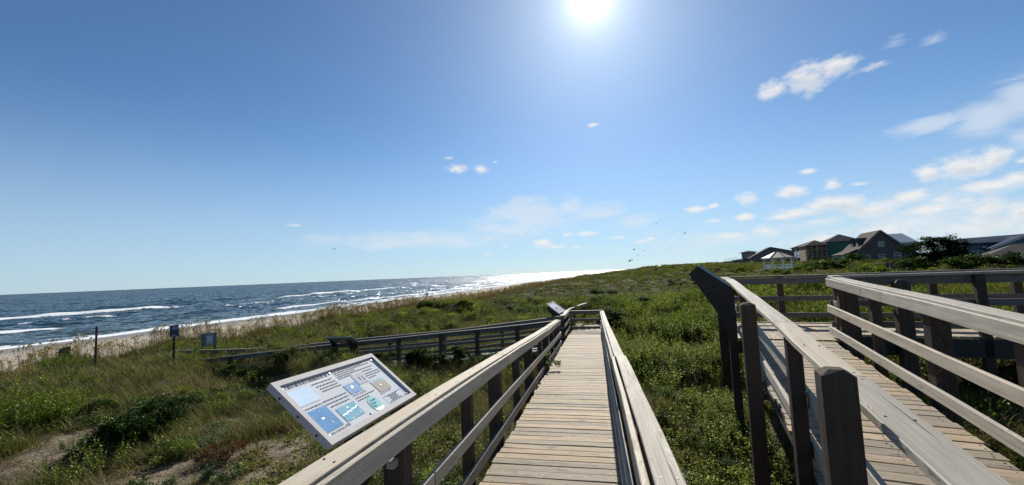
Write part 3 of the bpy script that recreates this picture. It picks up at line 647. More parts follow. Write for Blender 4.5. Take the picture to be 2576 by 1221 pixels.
# ------------------------------------------------------------------ information signs
def photo_mat(name, lo, hi, streak, horizon=None, hcol=None):
    m, k, out = new_mat(name); tc = k.new('ShaderNodeTexCoord'); b = k.attr('bcoord', out='Vector')
    n = k.noise(k.scale(b, (9, 22, 9)), 1.0, 5, 0.65); n2 = k.noise(k.scale(b, (40, 90, 40)), 1.0, 3, 0.6)
    c = k.mix(n, lo, hi); c = k.mix(k.math('MULTIPLY', k.smooth(n2, 0.62, 0.72), streak), c, (0.85, 0.88, 0.9))
    if horizon is not None:
        sp = k.new('ShaderNodeSeparateXYZ'); k.l.new(b, sp.inputs[0])
        c = k.mix(k.smooth(k.math('ADD', sp.outputs[1], k.math('MULTIPLY', k.math('SUBTRACT', n, 0.5), 0.06)), horizon-.01, horizon+.01), c, hcol)
    pr = principled(k, out, c, 0.8, None, 0.02, 0, 0.3); pr.inputs['Coat Roughness'].default_value = 0.03; return m
def panel_mat():
    m, k, out = new_mat('glossy_white_panel'); tc = k.new('ShaderNodeTexCoord'); p = tc.outputs['Object']
    c = k.mix(k.noise(p, 5, 4), (0.50, 0.515, 0.55), (0.57, 0.58, 0.60))
    pr = principled(k, out, c, 0.8, None, 0.02, 0, 0.3); pr.inputs['Coat Roughness'].default_value = 0.03
    sc = k.noise(k.scale(p, (60, 25, 60)), 1.0, 3, 0.6); k.l.new(k.bump(sc, 0.06, 0.002), pr.inputs['Coat Normal']); return m
M['panel'] = panel_mat()
M['ink'] = simple_mat('dark_print', (0.04, 0.04, 0.05), 0.7, 0.1, 30, 0.05)
M['grey_ink'] = simple_mat('faded_print', (0.12, 0.12, 0.14), 0.7, 0.1, 30, 0.05)
M['blue_line'] = simple_mat('pale_blue_line', (0.20, 0.30, 0.46), 0.7, 0.05, 30, 0.05)
M['ph_sea'] = photo_mat('photo_blue_water', (0.09, 0.20, 0.40), (0.20, 0.36, 0.56), 0.6, .225, (0.42, 0.40, 0.40))
M['ph_surf'] = photo_mat('photo_turquoise_water', (0.16, 0.33, 0.44), (0.28, 0.48, 0.57), 0.7)
M['ph_grey'] = photo_mat('photo_grey_water', (0.36, 0.38, 0.42), (0.50, 0.52, 0.55), 0.5)
M['ph_blue'] = photo_mat('photo_pale_blue', (0.16, 0.28, 0.45), (0.30, 0.45, 0.62), 0.6)
M['ph_sand'] = photo_mat('photo_wet_sand', (0.34, 0.31, 0.27), (0.46, 0.43, 0.38), 0.25, .10, (0.36, 0.50, 0.56))
M['ph_wash'] = photo_mat('photo_faded_sky', (0.40, 0.55, 0.72), (0.62, 0.70, 0.78), 0.8)
M['ph_logo'] = photo_mat('logo_teal', (0.22, 0.48, 0.50), (0.34, 0.60, 0.62), 0.2)
M['logo_green'] = simple_mat('logo_yellow_green', (0.50, 0.56, 0.16), 0.35, 0.2, 60)
M['white'] = simple_mat('white_print', (0.78, 0.78, 0.78), 0.4, 0.03, 10)
class Panel:
    """tilted sheet: e along the bottom edge, f up the slope, n out of the face"""
    def __init__(s, P, e, o, w, D, H):
        s.P = np.array(P, float); s.e = np.array(e, float); s.f = np.array(o, float)*D+UPV*H; s.L = np.linalg.norm(s.f); s.f /= s.L; s.w = w
        s.n = np.cross(s.e, s.f); s.n = s.n if s.n[2] > 0 else -s.n
    def pt(s, a, b, h=0): return s.P+s.e*a+s.f*b+s.n*h
    def box(s, mb, a0, a1, b0, b1, h0, h1, mi=0):
        mb.box(s.pt((a0+a1)/2, (b0+b1)/2, (h0+h1)/2), a1-a0, b1-b0, h1-h0, s.e, s.f, s.n, mi)
    def quad(s, mb, a0, a1, b0, b1, h, mi=0):
        v = [s.pt(a0, b0, h), s.pt(a1, b0, h), s.pt(a1, b1, h), s.pt(a0, b1, h)]
        mb.add(v, [(0, 1, 2, 3)], mi, [(a0, b0, 0), (a1, b0, 0), (a1, b1, 0), (a0, b1, 0)])
def sign_frame(root, q, fw=.045, ft=.042, mat='frame'):
    b = MB(); q.box(b, 0, q.w, 0, fw, -ft/2, ft/2); q.box(b, 0, q.w, q.L-fw, q.L, -ft/2, ft/2)
    q.box(b, 0, fw, fw, q.L-fw, -ft/2, ft/2); q.box(b, q.w-fw, q.w, fw, q.L-fw, -ft/2, ft/2)
    f = b.build('frame', M[mat], root)
    b = MB()
    for a_ in (.2, .5, .8):                                           # screws along the two side edges
        for x in (-.001, q.w+.001): b.box(q.pt(x, q.L*a_, -.004), .004, .012, .012, q.e, q.f, q.n)
    b.build('frame_screw', M['screw'], root); return f
def text_mesh(name, txt, size, q, a, b_, h, mat, parent, align='LEFT', sx=1.0):
    cu = bpy.data.curves.new(name, 'FONT'); cu.body = txt; cu.size = size; cu.align_x = align; cu.extrude = 0; cu.resolution_u = 2
    tmp = bpy.data.objects.new('lettering_curve', cu); COL.objects.link(tmp); bpy.context.view_layer.update()
    me = bpy.data.meshes.new_from_object(tmp.evaluated_get(bpy.context.evaluated_depsgraph_get()))
    bpy.data.objects.remove(tmp); bpy.data.curves.remove(cu)
    P = q.pt(a, b_, h); mt = Matrix(((q.e[0]*sx, q.f[0], q.n[0], P[0]), (q.e[1]*sx, q.f[1], q.n[1], P[1]), (q.e[2]*sx, q.f[2], q.n[2], P[2]), (0, 0, 0, 1)))
    me.transform(mt); me.materials.clear(); me.materials.append(M[mat]); o = bpy.data.objects.new(name, me); COL.objects.link(o); o.parent = parent
    o.matrix_parent_inverse = Matrix.LocRotScale(parent.location, parent.rotation_euler, None).inverted() if parent.parent is None else Matrix(); return o
def text_lines(mb, q, a0, a1, b_, h, hgt):
    """an illegible line of small print: word-long dashes"""
    a = a0
    while a < a1:
        w = rng.uniform(.012, .035); e = min(a+w, a1)
        q.quad(mb, a, e, b_-hgt*.3, b_+hgt*.3, h)
        q.quad(mb, a+w*.2, min(a+w*.35, a1), b_-hgt*.6, b_+hgt*.2, h+.0003) if rng.random() < .5 else q.quad(mb, a+w*.5, min(a+w*.6, a1), b_, b_+hgt*.65, h+.0003)
        a = e+.006
def side_support(root, q, a, fr, width=.28, length=1.15, t=.045, out=None, drop=.12):
    """slanted plank that carries the panel from below"""
    o = np.array(out); b = MB()
    p0 = q.pt(a, q.L*.92, -.055)+o*.02; p1 = q.pt(a, .12, -.055)
    b.prism([q.pt(a, q.L*.90, -.05), q.pt(a, q.L*.08, -.05), q.pt(a, q.L*.02, -.05)-UPV*.2, q.pt(a, q.L*.02, -.05)-UPV*.42, q.pt(a, q.L*.25, -.05)-UPV*.42, q.pt(a, q.L*.95, -.05)-UPV*.10], q.e*t)
    return b.build('support_board', M['beam'], root)
# 1: the big one at the left handrail
q = Panel(W0(2.01, -1.46, 1.05), D0*math.cos(M0)+UPV*math.sin(M0), -R0_, 1.05, .39, .32)
sg = empty('information_sign', W0(2.5, -1.5, .2), 'white framed gull information panel with colour photos, propped on the left handrail', 'sign')
sign_frame(sg, q, .036)
b = MB(); q.box(b, .036, q.w-.036, .036, q.L-.036, -.012, .004); pn = b.build('panel', M['panel'], sg)
iw, ih = q.w-.072, q.L-.072
def ab(a, b_): return .036+a*iw, .036+b_*ih
for nm, a0, a1, b0, b1, mt in (('faded', .01, .20, .60, .88, 'ph_wash'), ('sea', .01, .18, .10, .49, 'ph_sea'), ('surf', .22, .41, .10, .36, 'ph_surf'), ('grey', .605, .735, .575, .79, 'ph_grey'), ('blue', .45, .595, .47, .665, 'ph_blue'), ('sand', .72, .89, .29, .555, 'ph_sand')):
    b = MB(); x0, y0 = ab(a0, b0); x1, y1 = ab(a1, b1); v = [q.pt(x0, y0, .0065), q.pt(x1, y0, .0065), q.pt(x1, y1, .0065), q.pt(x0, y1, .0065)]
    b.add(v, [(0, 1, 2, 3)], 0, [(x0-x0, 0, a0), (x1-x0, 0, a0), (x1-x0, y1-y0 if nm == 'sea' else -(y1-y0)+.2 if nm != 'sand' else y1-y0, a0), (0, y1-y0 if nm in ('sea', 'sand') else .2-(y1-y0), a0)])
    ph = b.build('photo', M[mt], pn)
    bb = MB()                                                         # what the photo shows: gulls, a wave, footprints
    def blob(ca, cb, ra, rb, mi=0):
        cx, cy = ab(ca, cb); bb.add([q.pt(cx+ra*math.cos(t), cy+rb*math.sin(t), .0072) for t in np.linspace(0, 2*math.pi, 9)[:-1]], [tuple(range(8))], mi)
    if nm == 'sea': blob(.085, .315, .011, .006); blob(.125, .21, .010, .009, 1)
    if nm == 'surf': [blob(.232+.0105*i, .215+.003*i+.007*math.sin(i*1.3), .008, .0022) for i in range(17)]; blob(.32, .31, .006, .004)
    if nm == 'grey': blob(.665, .70, .008, .012, 2); blob(.66, .66, .006, .008, 2); [blob(.70+.004*math.sin(i*.6), .70-.012*i, .003, .006, 2) for i in range(7)]
    if nm == 'blue': blob(.515, .575, .010, .008, 0); blob(.525, .60, .009, .010, 0); blob(.51, .555, .014, .004, 2)
    if nm == 'sand': blob(.795, .42, .007, .009, 0); blob(.787, .427, .005, .010, 2); blob(.785, .405, .012, .003, 2)
    if bb.v: bb.build('photo_detail', [M['white'], M['ph_sand'], M['grey_ink']], ph)
b = MB()
for a0, a1, bq in ((.47, .84, .965), (.48, .92, .93), (.48, .70, .89), (.48, .92, .85), (.48, .63, .81), (.76, .89, .79), (.76, .96, .73), (.75, .95, .68), (.76, .86, .63), (.23, .43, .87), (.25, .44, .81), (.26, .43, .755), (.26, .45, .705),
                   (.19, .43, .54), (.19, .42, .48), (.21, .40, .42), (.03, .17, .535), (.45, .68, .375), (.45, .59, .325)):
    x0, y0 = ab(a0, bq); x1, _ = ab(a1, bq); text_lines(b, q, x0, x1, y0, .0065, .011)
for i, (a0, a1) in enumerate(((.745, .885), (.77, .86), (.755, .87), (.765, .865), (.73, .90))):
    x0, y0 = ab(a0, .165-i*.027); x1, _ = ab(a1, 0); text_lines(b, q, x0, x1, y0, .0065, .010)
b.build('small_print', M['grey_ink'], pn)
b = MB(); x0, y0 = ab(.04, .955); x1, _ = ab(.42, .955); a = x0
while a < x1: q.quad(b, a, a+rng.uniform(.004, .009), y0-.012, y0+.012, .0065); a += rng.choice([.013, .013, .02])
b.build('title_lettering', M['grey_ink'], pn)
b = MB(); x0, y0 = ab(.69, .03); x1, y1 = ab(.955, .19)
for r in ((x0, x1, y0, y0+.003), (x0, x1, y1-.003, y1), (x0, x0+.003, y0, y1), (x1-.003, x1, y0, y1)): q.quad(b, *r, .0068)
b.build('outlined_box', M['blue_line'], pn)
cx, cy = ab(.57, .155); b = MB()
el = [(cx+.062*math.cos(t), cy+.068*math.sin(t)) for t in np.linspace(0, 2*math.pi, 33)[:-1]]
b.add([q.pt(x, y, .0065) for x, y in el], [tuple(range(32))], 0, [(x, y, 3) for x, y in el]); lg = b.build('logo', M['ph_logo'], pn)
b = MB(); lo = [(x, y) for x, y in el if y < cy-.034]; b.add([q.pt(x, y, .0071) for x, y in lo], [tuple(range(len(lo)))]); b.build('logo_dune', M['logo_green'], lg)
b = MB(); b.add([q.pt(cx-.048, cy-.022, .0072), q.pt(cx-.040, cy-.022, .0072), q.pt(cx-.042, cy+.022, .0072), q.pt(cx-.046, cy+.022, .0072)], [(0, 1, 2, 3)]); b.build('logo_tower', M['ink'], lg)
text_mesh('logo_lettering', 'Caswell\nBeach\nNC', .026, q, cx-.032, cy+.026, .0073, 'ink', lg, 'LEFT', .8)
text_mesh('lettering', 'Herring Gull  Larus argentatus', .024, q, *ab(.45, .42), .0066, 'ink', pn, 'LEFT', .52)
text_mesh('lettering', 'Laughing Gull  Larus atricilla', .024, q, *ab(.70, .248), .0066, 'ink', pn, 'LEFT', .55)
text_mesh('lettering', 'Photos courtesy of Bill', .030, q, *ab(.015, .04), .0066, 'ink', pn, 'LEFT', .75)
for a_, b_ in ((.012, .955), (.45, .962), (.972, .955), (.965, .05), (.45, .05), (.02, .055)):
    x, y = ab(a_, b_); b = MB(); b.add([q.pt(x+.008*math.cos(t), y+.008*math.sin(t), h) for h in (.005, .010) for t in np.linspace(0, 2*math.pi, 9)[:-1]], [tuple(range(8, 16))]+[(i, (i+1) % 8, 8+(i+1) % 8, 8+i) for i in range(8)]); b.build('screw', M['screw'], pn)
for a_ in (.34, .92):
    b = MB(); b.prism([q.pt(a_, q.L*.40, -.03), q.pt(a_, q.L*.06, -.03), q.pt(a_, 0, -.03)-UPV*.75+R0_*.04, q.pt(a_, q.L*.05, -.03)-UPV*.75], q.e*.04); b.build('support_board', M['beam'], sg)
b = MB(); b.box(W0(2.36, -1.285, .835), .05, .05, .045, R0_, D0, UPV); b.build('support_block', M['rail'], sg)
def small_sign(name, P, e, o, w, D, H, label, ptop='panel', fr='frame', posts=True, zpost=-.25):
    q = Panel(P, e, o, w, D, H); r = empty(name, P-UPV*.5, label, 'sign')
    sign_frame(r, q, .04, .04, fr); b = MB(); q.box(b, .04, w-.04, .04, q.L-.04, -.012, .004); pn = b.build('panel', M[ptop], r)
    for a_ in (w*.16, w*.80): side_support(r, q, a_, None, out=o)
    if posts:
        for a_ in (w*.18, w*.82):
            p = q.pt(a_, q.L*.22, -.06)-UPV*.15; post_part('support_post', M['post'], r, p, gz(p)-.4, e, .10)
    return r, q, pn
# 2: edge-on sign on the beach ramp, 3: small white one at the far landing, 4: dark one at the right ramp
M['sign_back'] = simple_mat('grey_sign_frame', (0.30, 0.31, 0.31), 0.45, 0.1, 8)
small_sign('information_sign', FR(9.55, .05)-D0*.08, R0_, -D0, 1.05, .42, .26, 'tilted information panel seen from behind on the beach ramp rail', 'sign_back', 'sign_back')
r3, q3, p3 = small_sign('information_sign', W0(15.3, -1.46, HL(15.4)+.07), D0*math.cos(.12)+R0_*math.sin(.12), -R0_*math.cos(.12)+D0*math.sin(.12), 1.2, .47, .36, 'small pale blue information panel on the rail by the far landing', 'panel', 'frame')
b = MB(); q3.quad(b, .3, .75, .22, .30, .006)
for i in range(5): q3.quad(b, .15, .95, .09+.02*i, .096+.02*i, .006)
b.build('small_print', M['grey_ink'], p3)
M['sign_blue'] = simple_mat('blue_grey_sign_frame', (0.24, 0.33, 0.42), 0.4, 0.08, 8)
r4, q4, p4 = small_sign('information_sign', W1(7.75, .50, 1.07), D1, -R1_, 1.1, .46, .36, 'dark information panel seen edge-on above the left rail of the right ramp', 'panel', 'sign_blue', False)
for a_ in (.02, 1.03):
    b = MB(); lz = lambda l, z: W1z(7.75+a_, l, z)
    b.prism([lz(.02, 1.87), lz(.40, 1.63), lz(.545, 1.46), lz(.56, .80), lz(.55, .55), lz(.47, .55), lz(.26, 1.10), lz(-.12, 1.735)], D1*.045); b.build('support_board', M['beam'], r4)
# ------------------------------------------------------------------ plants
def leaf_mesh(name, pieces, mat, extra=None):
    """pieces: list of (verts (n,3), faces, leafv, tip values)"""
    v, f, lv, tp = [], [], [], []
    for pv, pf, l, t in pieces:
        b = len(v); v.extend(map(tuple, pv)); f.extend([tuple(i+b for i in q) for q in pf]); lv.extend([l]*len(pv)); tp.extend(t)
    me = bpy.data.meshes.new(name); me.from_pydata(v, [], f); me.materials.append(mat)
    if extra: me.materials.append(extra)
    a = me.attributes.new('leafv', 'FLOAT', 'POINT'); a.data.foreach_set('value', np.array(lv, np.float32))
    a = me.attributes.new('tipf', 'FLOAT', 'POINT'); a.data.foreach_set('value', np.array(tp, np.float32)); me.update(); return me
def blade(base, az, lean, L, w, curl, segs=4):
    """curved grass blade"""
    d = np.array([math.cos(az), math.sin(az), 0]); sd = np.array([-math.sin(az), math.cos(az), 0]); pts = []; p = np.array(base, float); th = lean
    for i in range(segs+1):
        q = i/segs; ww = w*(1-q**1.6)+.0004
        pts.append((p-sd*ww/2, p+sd*ww/2)); p = p+(d*math.sin(th)+UPV*math.cos(th))*L/segs; th += curl/segs
    v = [x for pr in pts for x in pr]; f = [(2*i, 2*i+1, 2*i+3, 2*i+2) for i in range(segs)]
    return v, f, rng.random(), [i/segs for i in range(segs+1) for _ in (0, 1)]
def leaf(base, az, el, L, w, fold=.15):
    d = np.array([math.cos(az)*math.cos(el), math.sin(az)*math.cos(el), math.sin(el)]); sd = np.cross(d, UPV); sd /= np.linalg.norm(sd)+1e-9; up = np.cross(sd, d); b = np.array(base, float)
    v = [b, b+d*L*.35+sd*w/2+up*fold*w, b+d*L*.75+sd*w*.36+up*fold*w*.6, b+d*L, b+d*L*.75-sd*w*.36+up*fold*w*.6, b+d*L*.35-sd*w/2+up*fold*w, b+d*L*.5]
    return v, [(0, 1, 6), (1, 2, 6), (2, 3, 6), (3, 4, 6), (4, 5, 6), (5, 0, 6)], rng.random(), [0, .3, .7, 1, .7, .3, .5]
def stalk(pts, w):
    v, f = [], []
    for i, p in enumerate(pts):
        p = np.array(p, float)
        for j in range(3): th = 2.094*j; v.append(p+np.array([math.cos(th), math.sin(th), 0])*w*(1-.6*i/len(pts)))
    for i in range(len(pts)-1):
        for j in range(3): f.append((3*i+j, 3*i+(j+1) % 3, 3*i+3+(j+1) % 3, 3*i+3+j))
    return v, f, rng.random(), [0]*len(v)
WIND = math.radians(150)                       # the grass is combed by the sea wind
def tuft(n, L, w, spread, lean0=.15, curl=(.5, 1.7), wind=.5, mat='grass', nm='grass_tuft'):
    out = []
    for _ in range(n):
        r = spread*math.sqrt(rng.random()); a = rng.uniform(0, 6.28)
        az = a+rng.normal(0, .6) if rng.random() > wind else WIND+rng.normal(0, .6)
        out.append(blade((r*math.cos(a), r*math.sin(a), -.02), az, abs(rng.normal(lean0, .2)), L*rng.uniform(.5, 1.1), w*rng.uniform(.7, 1.3), rng.uniform(*curl)))
    return leaf_mesh(nm, out, M[mat])
def herb(n_stem, H, spread, leaf_l, leaf_w, mat='herb', nm='leafy_plant', per=9):
    out = []
    for _ in range(n_stem):
        r = spread*math.sqrt(rng.random()); a = rng.uniform(0, 6.28); p = np.array([r*math.cos(a), r*math.sin(a), 0]); h = H*rng.uniform(.5, 1.1)
        dr = np.array([math.cos(a)*.25+rng.normal(0, .12), math.sin(a)*.25+rng.normal(0, .12), 1.0]); out.append(stalk([p, p+dr*h*.5, p+dr*h], .004))
        for i in range(per):
            q = .25+.75*(i+rng.random())/per
            out.append(leaf(p+dr*h*q, rng.uniform(0, 6.28), rng.uniform(-.2, .9), leaf_l*rng.uniform(.6, 1.15)*(1.1-.3*q), leaf_w*rng.uniform(.7, 1.2)))
    return leaf_mesh(nm, out, M[mat])
def creeper(n, R_, L, mat='creeper', nm='creeping_leaves', h=.07):
    out = []
    for _ in range(n):
        r = R_*math.sqrt(rng.random()); a = rng.uniform(0, 6.28); z = h*rng.random()*(1.15-r/R_)
        out.append(leaf((r*math.cos(a), r*math.sin(a), z), rng.uniform(0, 6.28), rng.uniform(-.1, .9), L*rng.uniform(.6, 1.2), L*rng.uniform(.5, .9), .1))
    return leaf_mesh(nm, out, M[mat])
def oats(n, H, spread, nm='sea_oats_clump'):
    out = []
    for _ in range(n):
        r = spread*math.sqrt(rng.random()); a = rng.uniform(0, 6.28); b = np.array([r*math.cos(a), r*math.sin(a), 0]); h = H*rng.uniform(.65, 1.1)
        az = WIND+rng.normal(0, .5); d = np.array([math.cos(az), math.sin(az), 0]); bend = rng.uniform(.08, .26)
        pts = [b+UPV*h*t+d*h*bend*t**3 for t in (0, .3, .6, .85, 1.0)]; pts += [pts[-1]+d*h*.09+UPV*h*.025, pts[-1]+d*h*.17-UPV*h*.03]
        out.append(stalk(pts, .0042))
        for i in range(15):                     # drooping flat seed heads
            q = rng.random(); p = pts[4]*(1-q)+pts[6]*q if q > .3 else pts[3]*(1-q*3)+pts[4]*q*3
            out.append(leaf(p, az+rng.normal(0, 1.0), rng.uniform(-1.4, -.2), h*.06*rng.uniform(.6, 1.4), h*.026, .05))
    for _ in range(n): r = spread*math.sqrt(rng.random()); a = rng.uniform(0, 6.28); out.append(blade((r*math.cos(a), r*math.sin(a), -.02), WIND+rng.normal(0, 1.2), .2, H*rng.uniform(.25, .5), .008, rng.uniform(.6, 1.6)))
    return leaf_mesh(nm, out, M['oats'])
def bush(n, R_, H, leaf_l, mat, lump=4, stems=7, nm='shrub', narrow=.5):
    """branching shrub: leaves clustered at the ends of many twigs, gaps between"""
    out = []
    for i in range(stems):
        a = 6.28*i/stems+rng.normal(0, .4); e = np.array([math.cos(a)*R_*.5, math.sin(a)*R_*.5, H*.55]); out.append(stalk([(0, 0, -.05), e*.5+UPV*H*.08, e], .012))
    cl = []
    for _ in range(lump):
        a = rng.uniform(0, 6.28); r = R_*.75*math.sqrt(rng.random()); cl.append((np.array([r*math.cos(a), r*math.sin(a), H*rng.uniform(.12, .8)*(1.1-.5*(r/R_)**2)]), R_*rng.uniform(.22, .42)))
    twigs = []
    for _ in range(n//11):
        c, rr = cl[rng.integers(lump)]; d = rng.normal(0, 1, 3); d /= np.linalg.norm(d); d[2] = abs(d[2])*.9-.1
        twigs.append((c+d*rr*np.array([1, 1, .75])*rng.uniform(.55, 1.08), d))
    for p, d in twigs:
        if p[2] < .03: p[2] = .03+rng.random()*.1
        for _ in range(11): out.append(leaf(p+rng.normal(0, leaf_l*.55, 3), math.atan2(d[1], d[0])+rng.normal(0, 1.0), rng.uniform(-.3, 1.1), leaf_l*rng.uniform(.65, 1.2), leaf_l*narrow*rng.uniform(.7, 1.2)))
    return leaf_mesh(nm, out, M[mat])

PROTO = {}
def proto(key, meshes):
    c = bpy.data.collections.new('kinds_of_'+key)
    for i, me in enumerate(meshes):
        o = bpy.data.objects.new(f'{key}_{i:02d}', me); c.objects.link(o)
    PROTO[key] = (c, len(meshes))
proto('dune_grass', [tuft(46, .55, .0075, .16), tuft(40, .45, .007, .2, .3, (.8, 2.0)), tuft(34, .65, .0085, .12, .1, (.4, 1.5)), tuft(44, .4, .0065, .22, .4, (.6, 1.8))])
proto('dry_grass', [tuft(34, .42, .006, .2, .5, (.6, 2.0), .4, 'dry'), tuft(30, .34, .006, .22, .7, (.4, 1.6), .4, 'dry'), tuft(22, .25, .006, .25, 1.0, (.2, 1.0), .3, 'dry')])
proto('leafy_plants', [herb(9, .42, .2, .075, .035), herb(12, .34, .24, .065, .035), herb(7, .5, .15, .085, .032), herb(10, .26, .25, .06, .04)])
proto('creeping_plants', [creeper(90, .32, .06), creeper(70, .26, .07), creeper(110, .38, .05)])
proto('sea_oats', [oats(9, 1.15, .22), oats(7, 1.3, .18), oats(11, 1.0, .28)])
proto('far_tufts', [tuft(26, .6, .03, .42, .25, (.5, 1.6)), tuft(24, .5, .032, .5, .4, (.5, 1.8)), tuft(20, .7, .03, .36, .15, (.5, 1.4))])
proto('far_leaves', [bush(330, .55, .5, .09, 'herb', 4, 3, 'low_green_clump'), bush(300, .6, .42, .10, 'shrub', 4, 3, 'low_dark_clump'), bush(300, .5, .4, .09, 'creeper', 3, 3, 'low_yellow_clump')])

def scatter_group():
    ng = bpy.data.node_groups.new('scatter', 'GeometryNodeTree')
    ng.interface.new_socket('Geometry', in_out='INPUT', socket_type='NodeSocketGeometry'); ng.interface.new_socket('Kinds', in_out='INPUT', socket_type='NodeSocketCollection')
    ng.interface.new_socket('Geometry', in_out='OUTPUT', socket_type='NodeSocketGeometry')
    n = ng.nodes; l = ng.links; gi = n.new('NodeGroupInput'); go = n.new('NodeGroupOutput'); ci = n.new('GeometryNodeCollectionInfo'); ci.inputs['Separate Children'].default_value = True; ci.inputs['Reset Children'].default_value = True
    ip = n.new('GeometryNodeInstanceOnPoints'); ip.inputs['Pick Instance'].default_value = True
    def na(nm, t): x = n.new('GeometryNodeInputNamedAttribute'); x.data_type = t; x.inputs['Name'].default_value = nm; return x.outputs['Attribute']
    er = n.new('FunctionNodeEulerToRotation'); l.new(na('rot', 'FLOAT_VECTOR'), er.inputs[0])
    l.new(gi.outputs['Geometry'], ip.inputs['Points']); l.new(gi.outputs['Kinds'], ci.inputs['Collection']); l.new(ci.outputs[0], ip.inputs['Instance'])
    l.new(na('pick', 'INT'), ip.inputs['Instance Index']); l.new(er.outputs[0], ip.inputs['Rotation']); l.new(na('scl', 'FLOAT'), ip.inputs['Scale']); l.new(ip.outputs[0], go.inputs[0]); return ng, 
NG, = scatter_group()
def scatter(name, key, xy, sc, tint, label, cat, yaw=None, sink=0.0):
    xy = np.asarray(xy); n = len(xy); z = ground_z(xy[:, 0], xy[:, 1])-sink
    me = bpy.data.meshes.new(name); me.vertices.add(n); me.vertices.foreach_set('co', np.column_stack([xy, z]).astype(np.float32).ravel())
    a = me.attributes.new('rot', 'FLOAT_VECTOR', 'POINT'); y = rng.uniform(0, 6.28, n) if yaw is None else rng.normal(0, yaw, n)
    a.data.foreach_set('vector', np.column_stack([rng.normal(0, .1, n), rng.normal(0, .1, n), y]).astype(np.float32).ravel())
    a = me.attributes.new('scl', 'FLOAT', 'POINT'); a.data.foreach_set('value', np.asarray(sc, np.float32))
    a = me.attributes.new('tint', 'FLOAT', 'POINT'); a.data.foreach_set('value', np.asarray(tint, np.float32))
    a = me.attributes.new('pick', 'INT', 'POINT'); a.data.foreach_set('value', rng.integers(0, PROTO[key][1], n).astype(np.int32))
    me.update(); o = bpy.data.objects.new(name, me); COL.objects.link(o)
    md = o.modifiers.new('scatter', 'NODES'); md.node_group = NG; md['Socket_1'] = PROTO[key][0]
    return tag(o, label, cat, None, 'stuff')
# value noise for plant zones
_vn = [(rng.uniform(0, 6.28), rng.uniform(0, 6.28)) for _ in range(24)]
def vnoise(x, y, L, k0=0):
    v = 0
    for i in range(6):
        th, ph = _vn[(i+k0) % 24]; kk = 2*math.pi/(L*(1.0, .71, 1.37, .53, .87, .41)[i]); v = v+np.sin(kk*(x*math.cos(th+i*1.05)+y*math.sin(th+i*1.05))+ph+.7*np.sin(kk*.6*(x*math.sin(ph)-y*math.cos(ph))))*(1, .8, .9, .5, .8, .4)[i]
    return v/2.2
def on_deck(x, y, m=0.0, ramp=True):
    s = x*math.sin(A0)+y*math.cos(A0); l = x*math.cos(A0)-y*math.sin(A0); a = (l > -1.5-m) & (l < .36+m) & (s > -3) & (s < 17.8)
    s2 = x*math.sin(A1)+y*math.cos(A1); l2 = x*math.cos(A1)-y*math.sin(A1)
    if ramp: a |= (l2 > 1.0-m) & (l2 < 2.3+m) & (s2 > -3) & (s2 < 8.8)
    if ramp: a |= (l2 > .9-m) & (s2 > 8.8) & (s2 < 10.9+m) & (l2 < 9.5) & ((s2 > 9.6-m) | (l2 < 2.2))
    a |= (s > 13.4) & (s < 15.1) & (l < -1) & (l > -13); return a
BLOBS = {}                                     # bare or planted patches seen in the photo (pixel, metres)
def patch(lst):
    return [(*onG(px, py)[:2], r) for px, py, r in lst]
SAND = patch([(60, 1195, 1.0), (170, 1140, .7), (130, 1190, .7), (215, 1095, .5), (330, 1195, .5), (420, 1195, .6), (620, 1130, .5), (690, 1150, .6), (500, 1200, .5), (600, 1060, .45), (560, 1085, .4), (740, 1160, .35), (640, 1205, .5), (860, 825, 1.6), (970, 790, 1.8), (60, 935, 1.0)])
def in_patch(x, y, lst, grow=1.0):
    m = np.zeros(len(x), bool)
    for cx, cy, r in lst: m |= np.hypot(x-cx, (y-cy)) < r*grow*(1+.35*np.sin(5*np.arctan2(y-cy, x-cx)+cx))
    return m
GREEN = patch([(1700, 870, 2.2), (1760, 830, 2.5), (1640, 830, 2.0), (1600, 790, 2.2), (1730, 790, 2.6), (1700, 1110, .7), (1800, 1050, .8), (1780, 1140, .7), (1700, 1190, .6), (1800, 1190, .8), (1850, 1130, .6), (60, 1040, .9), (120, 1060, .7), (30, 1090, .6), (2330, 760, 2.5), (2480, 740, 3), (2420, 960, 1.0), (2480, 930, 1.2), (2400, 1010, .8), (1490, 800, 1.8), (620, 880, 1.5), (540, 870, 1.2)])
YELLOW = patch([(700, 1195, .8), (780, 1160, .6), (820, 1170, .6), (1090, 1080, .6), (1120, 1130, .5), (1060, 1100, .5), (990, 1010, .5), (1080, 1020, .5), (760, 1210, .7), (1790, 1205, .5)])
def area(n, rmin, rmax, power=1.0, a0=-66, a1=62):
    q = rng.random(n); r = (rmin**power+(rmax**power-rmin**power)*q)**(1/power); a = np.radians(rng.uniform(a0, a1, n)); return r*np.sin(a), r*np.cos(a), r
def keep(x, y, *arrs, m=0.05, ramp=True): 
    ok = ~on_deck(x, y, m, ramp) & (coast_n(x, y) < 31.0); return [a[ok] for a in (x, y, *arrs)]
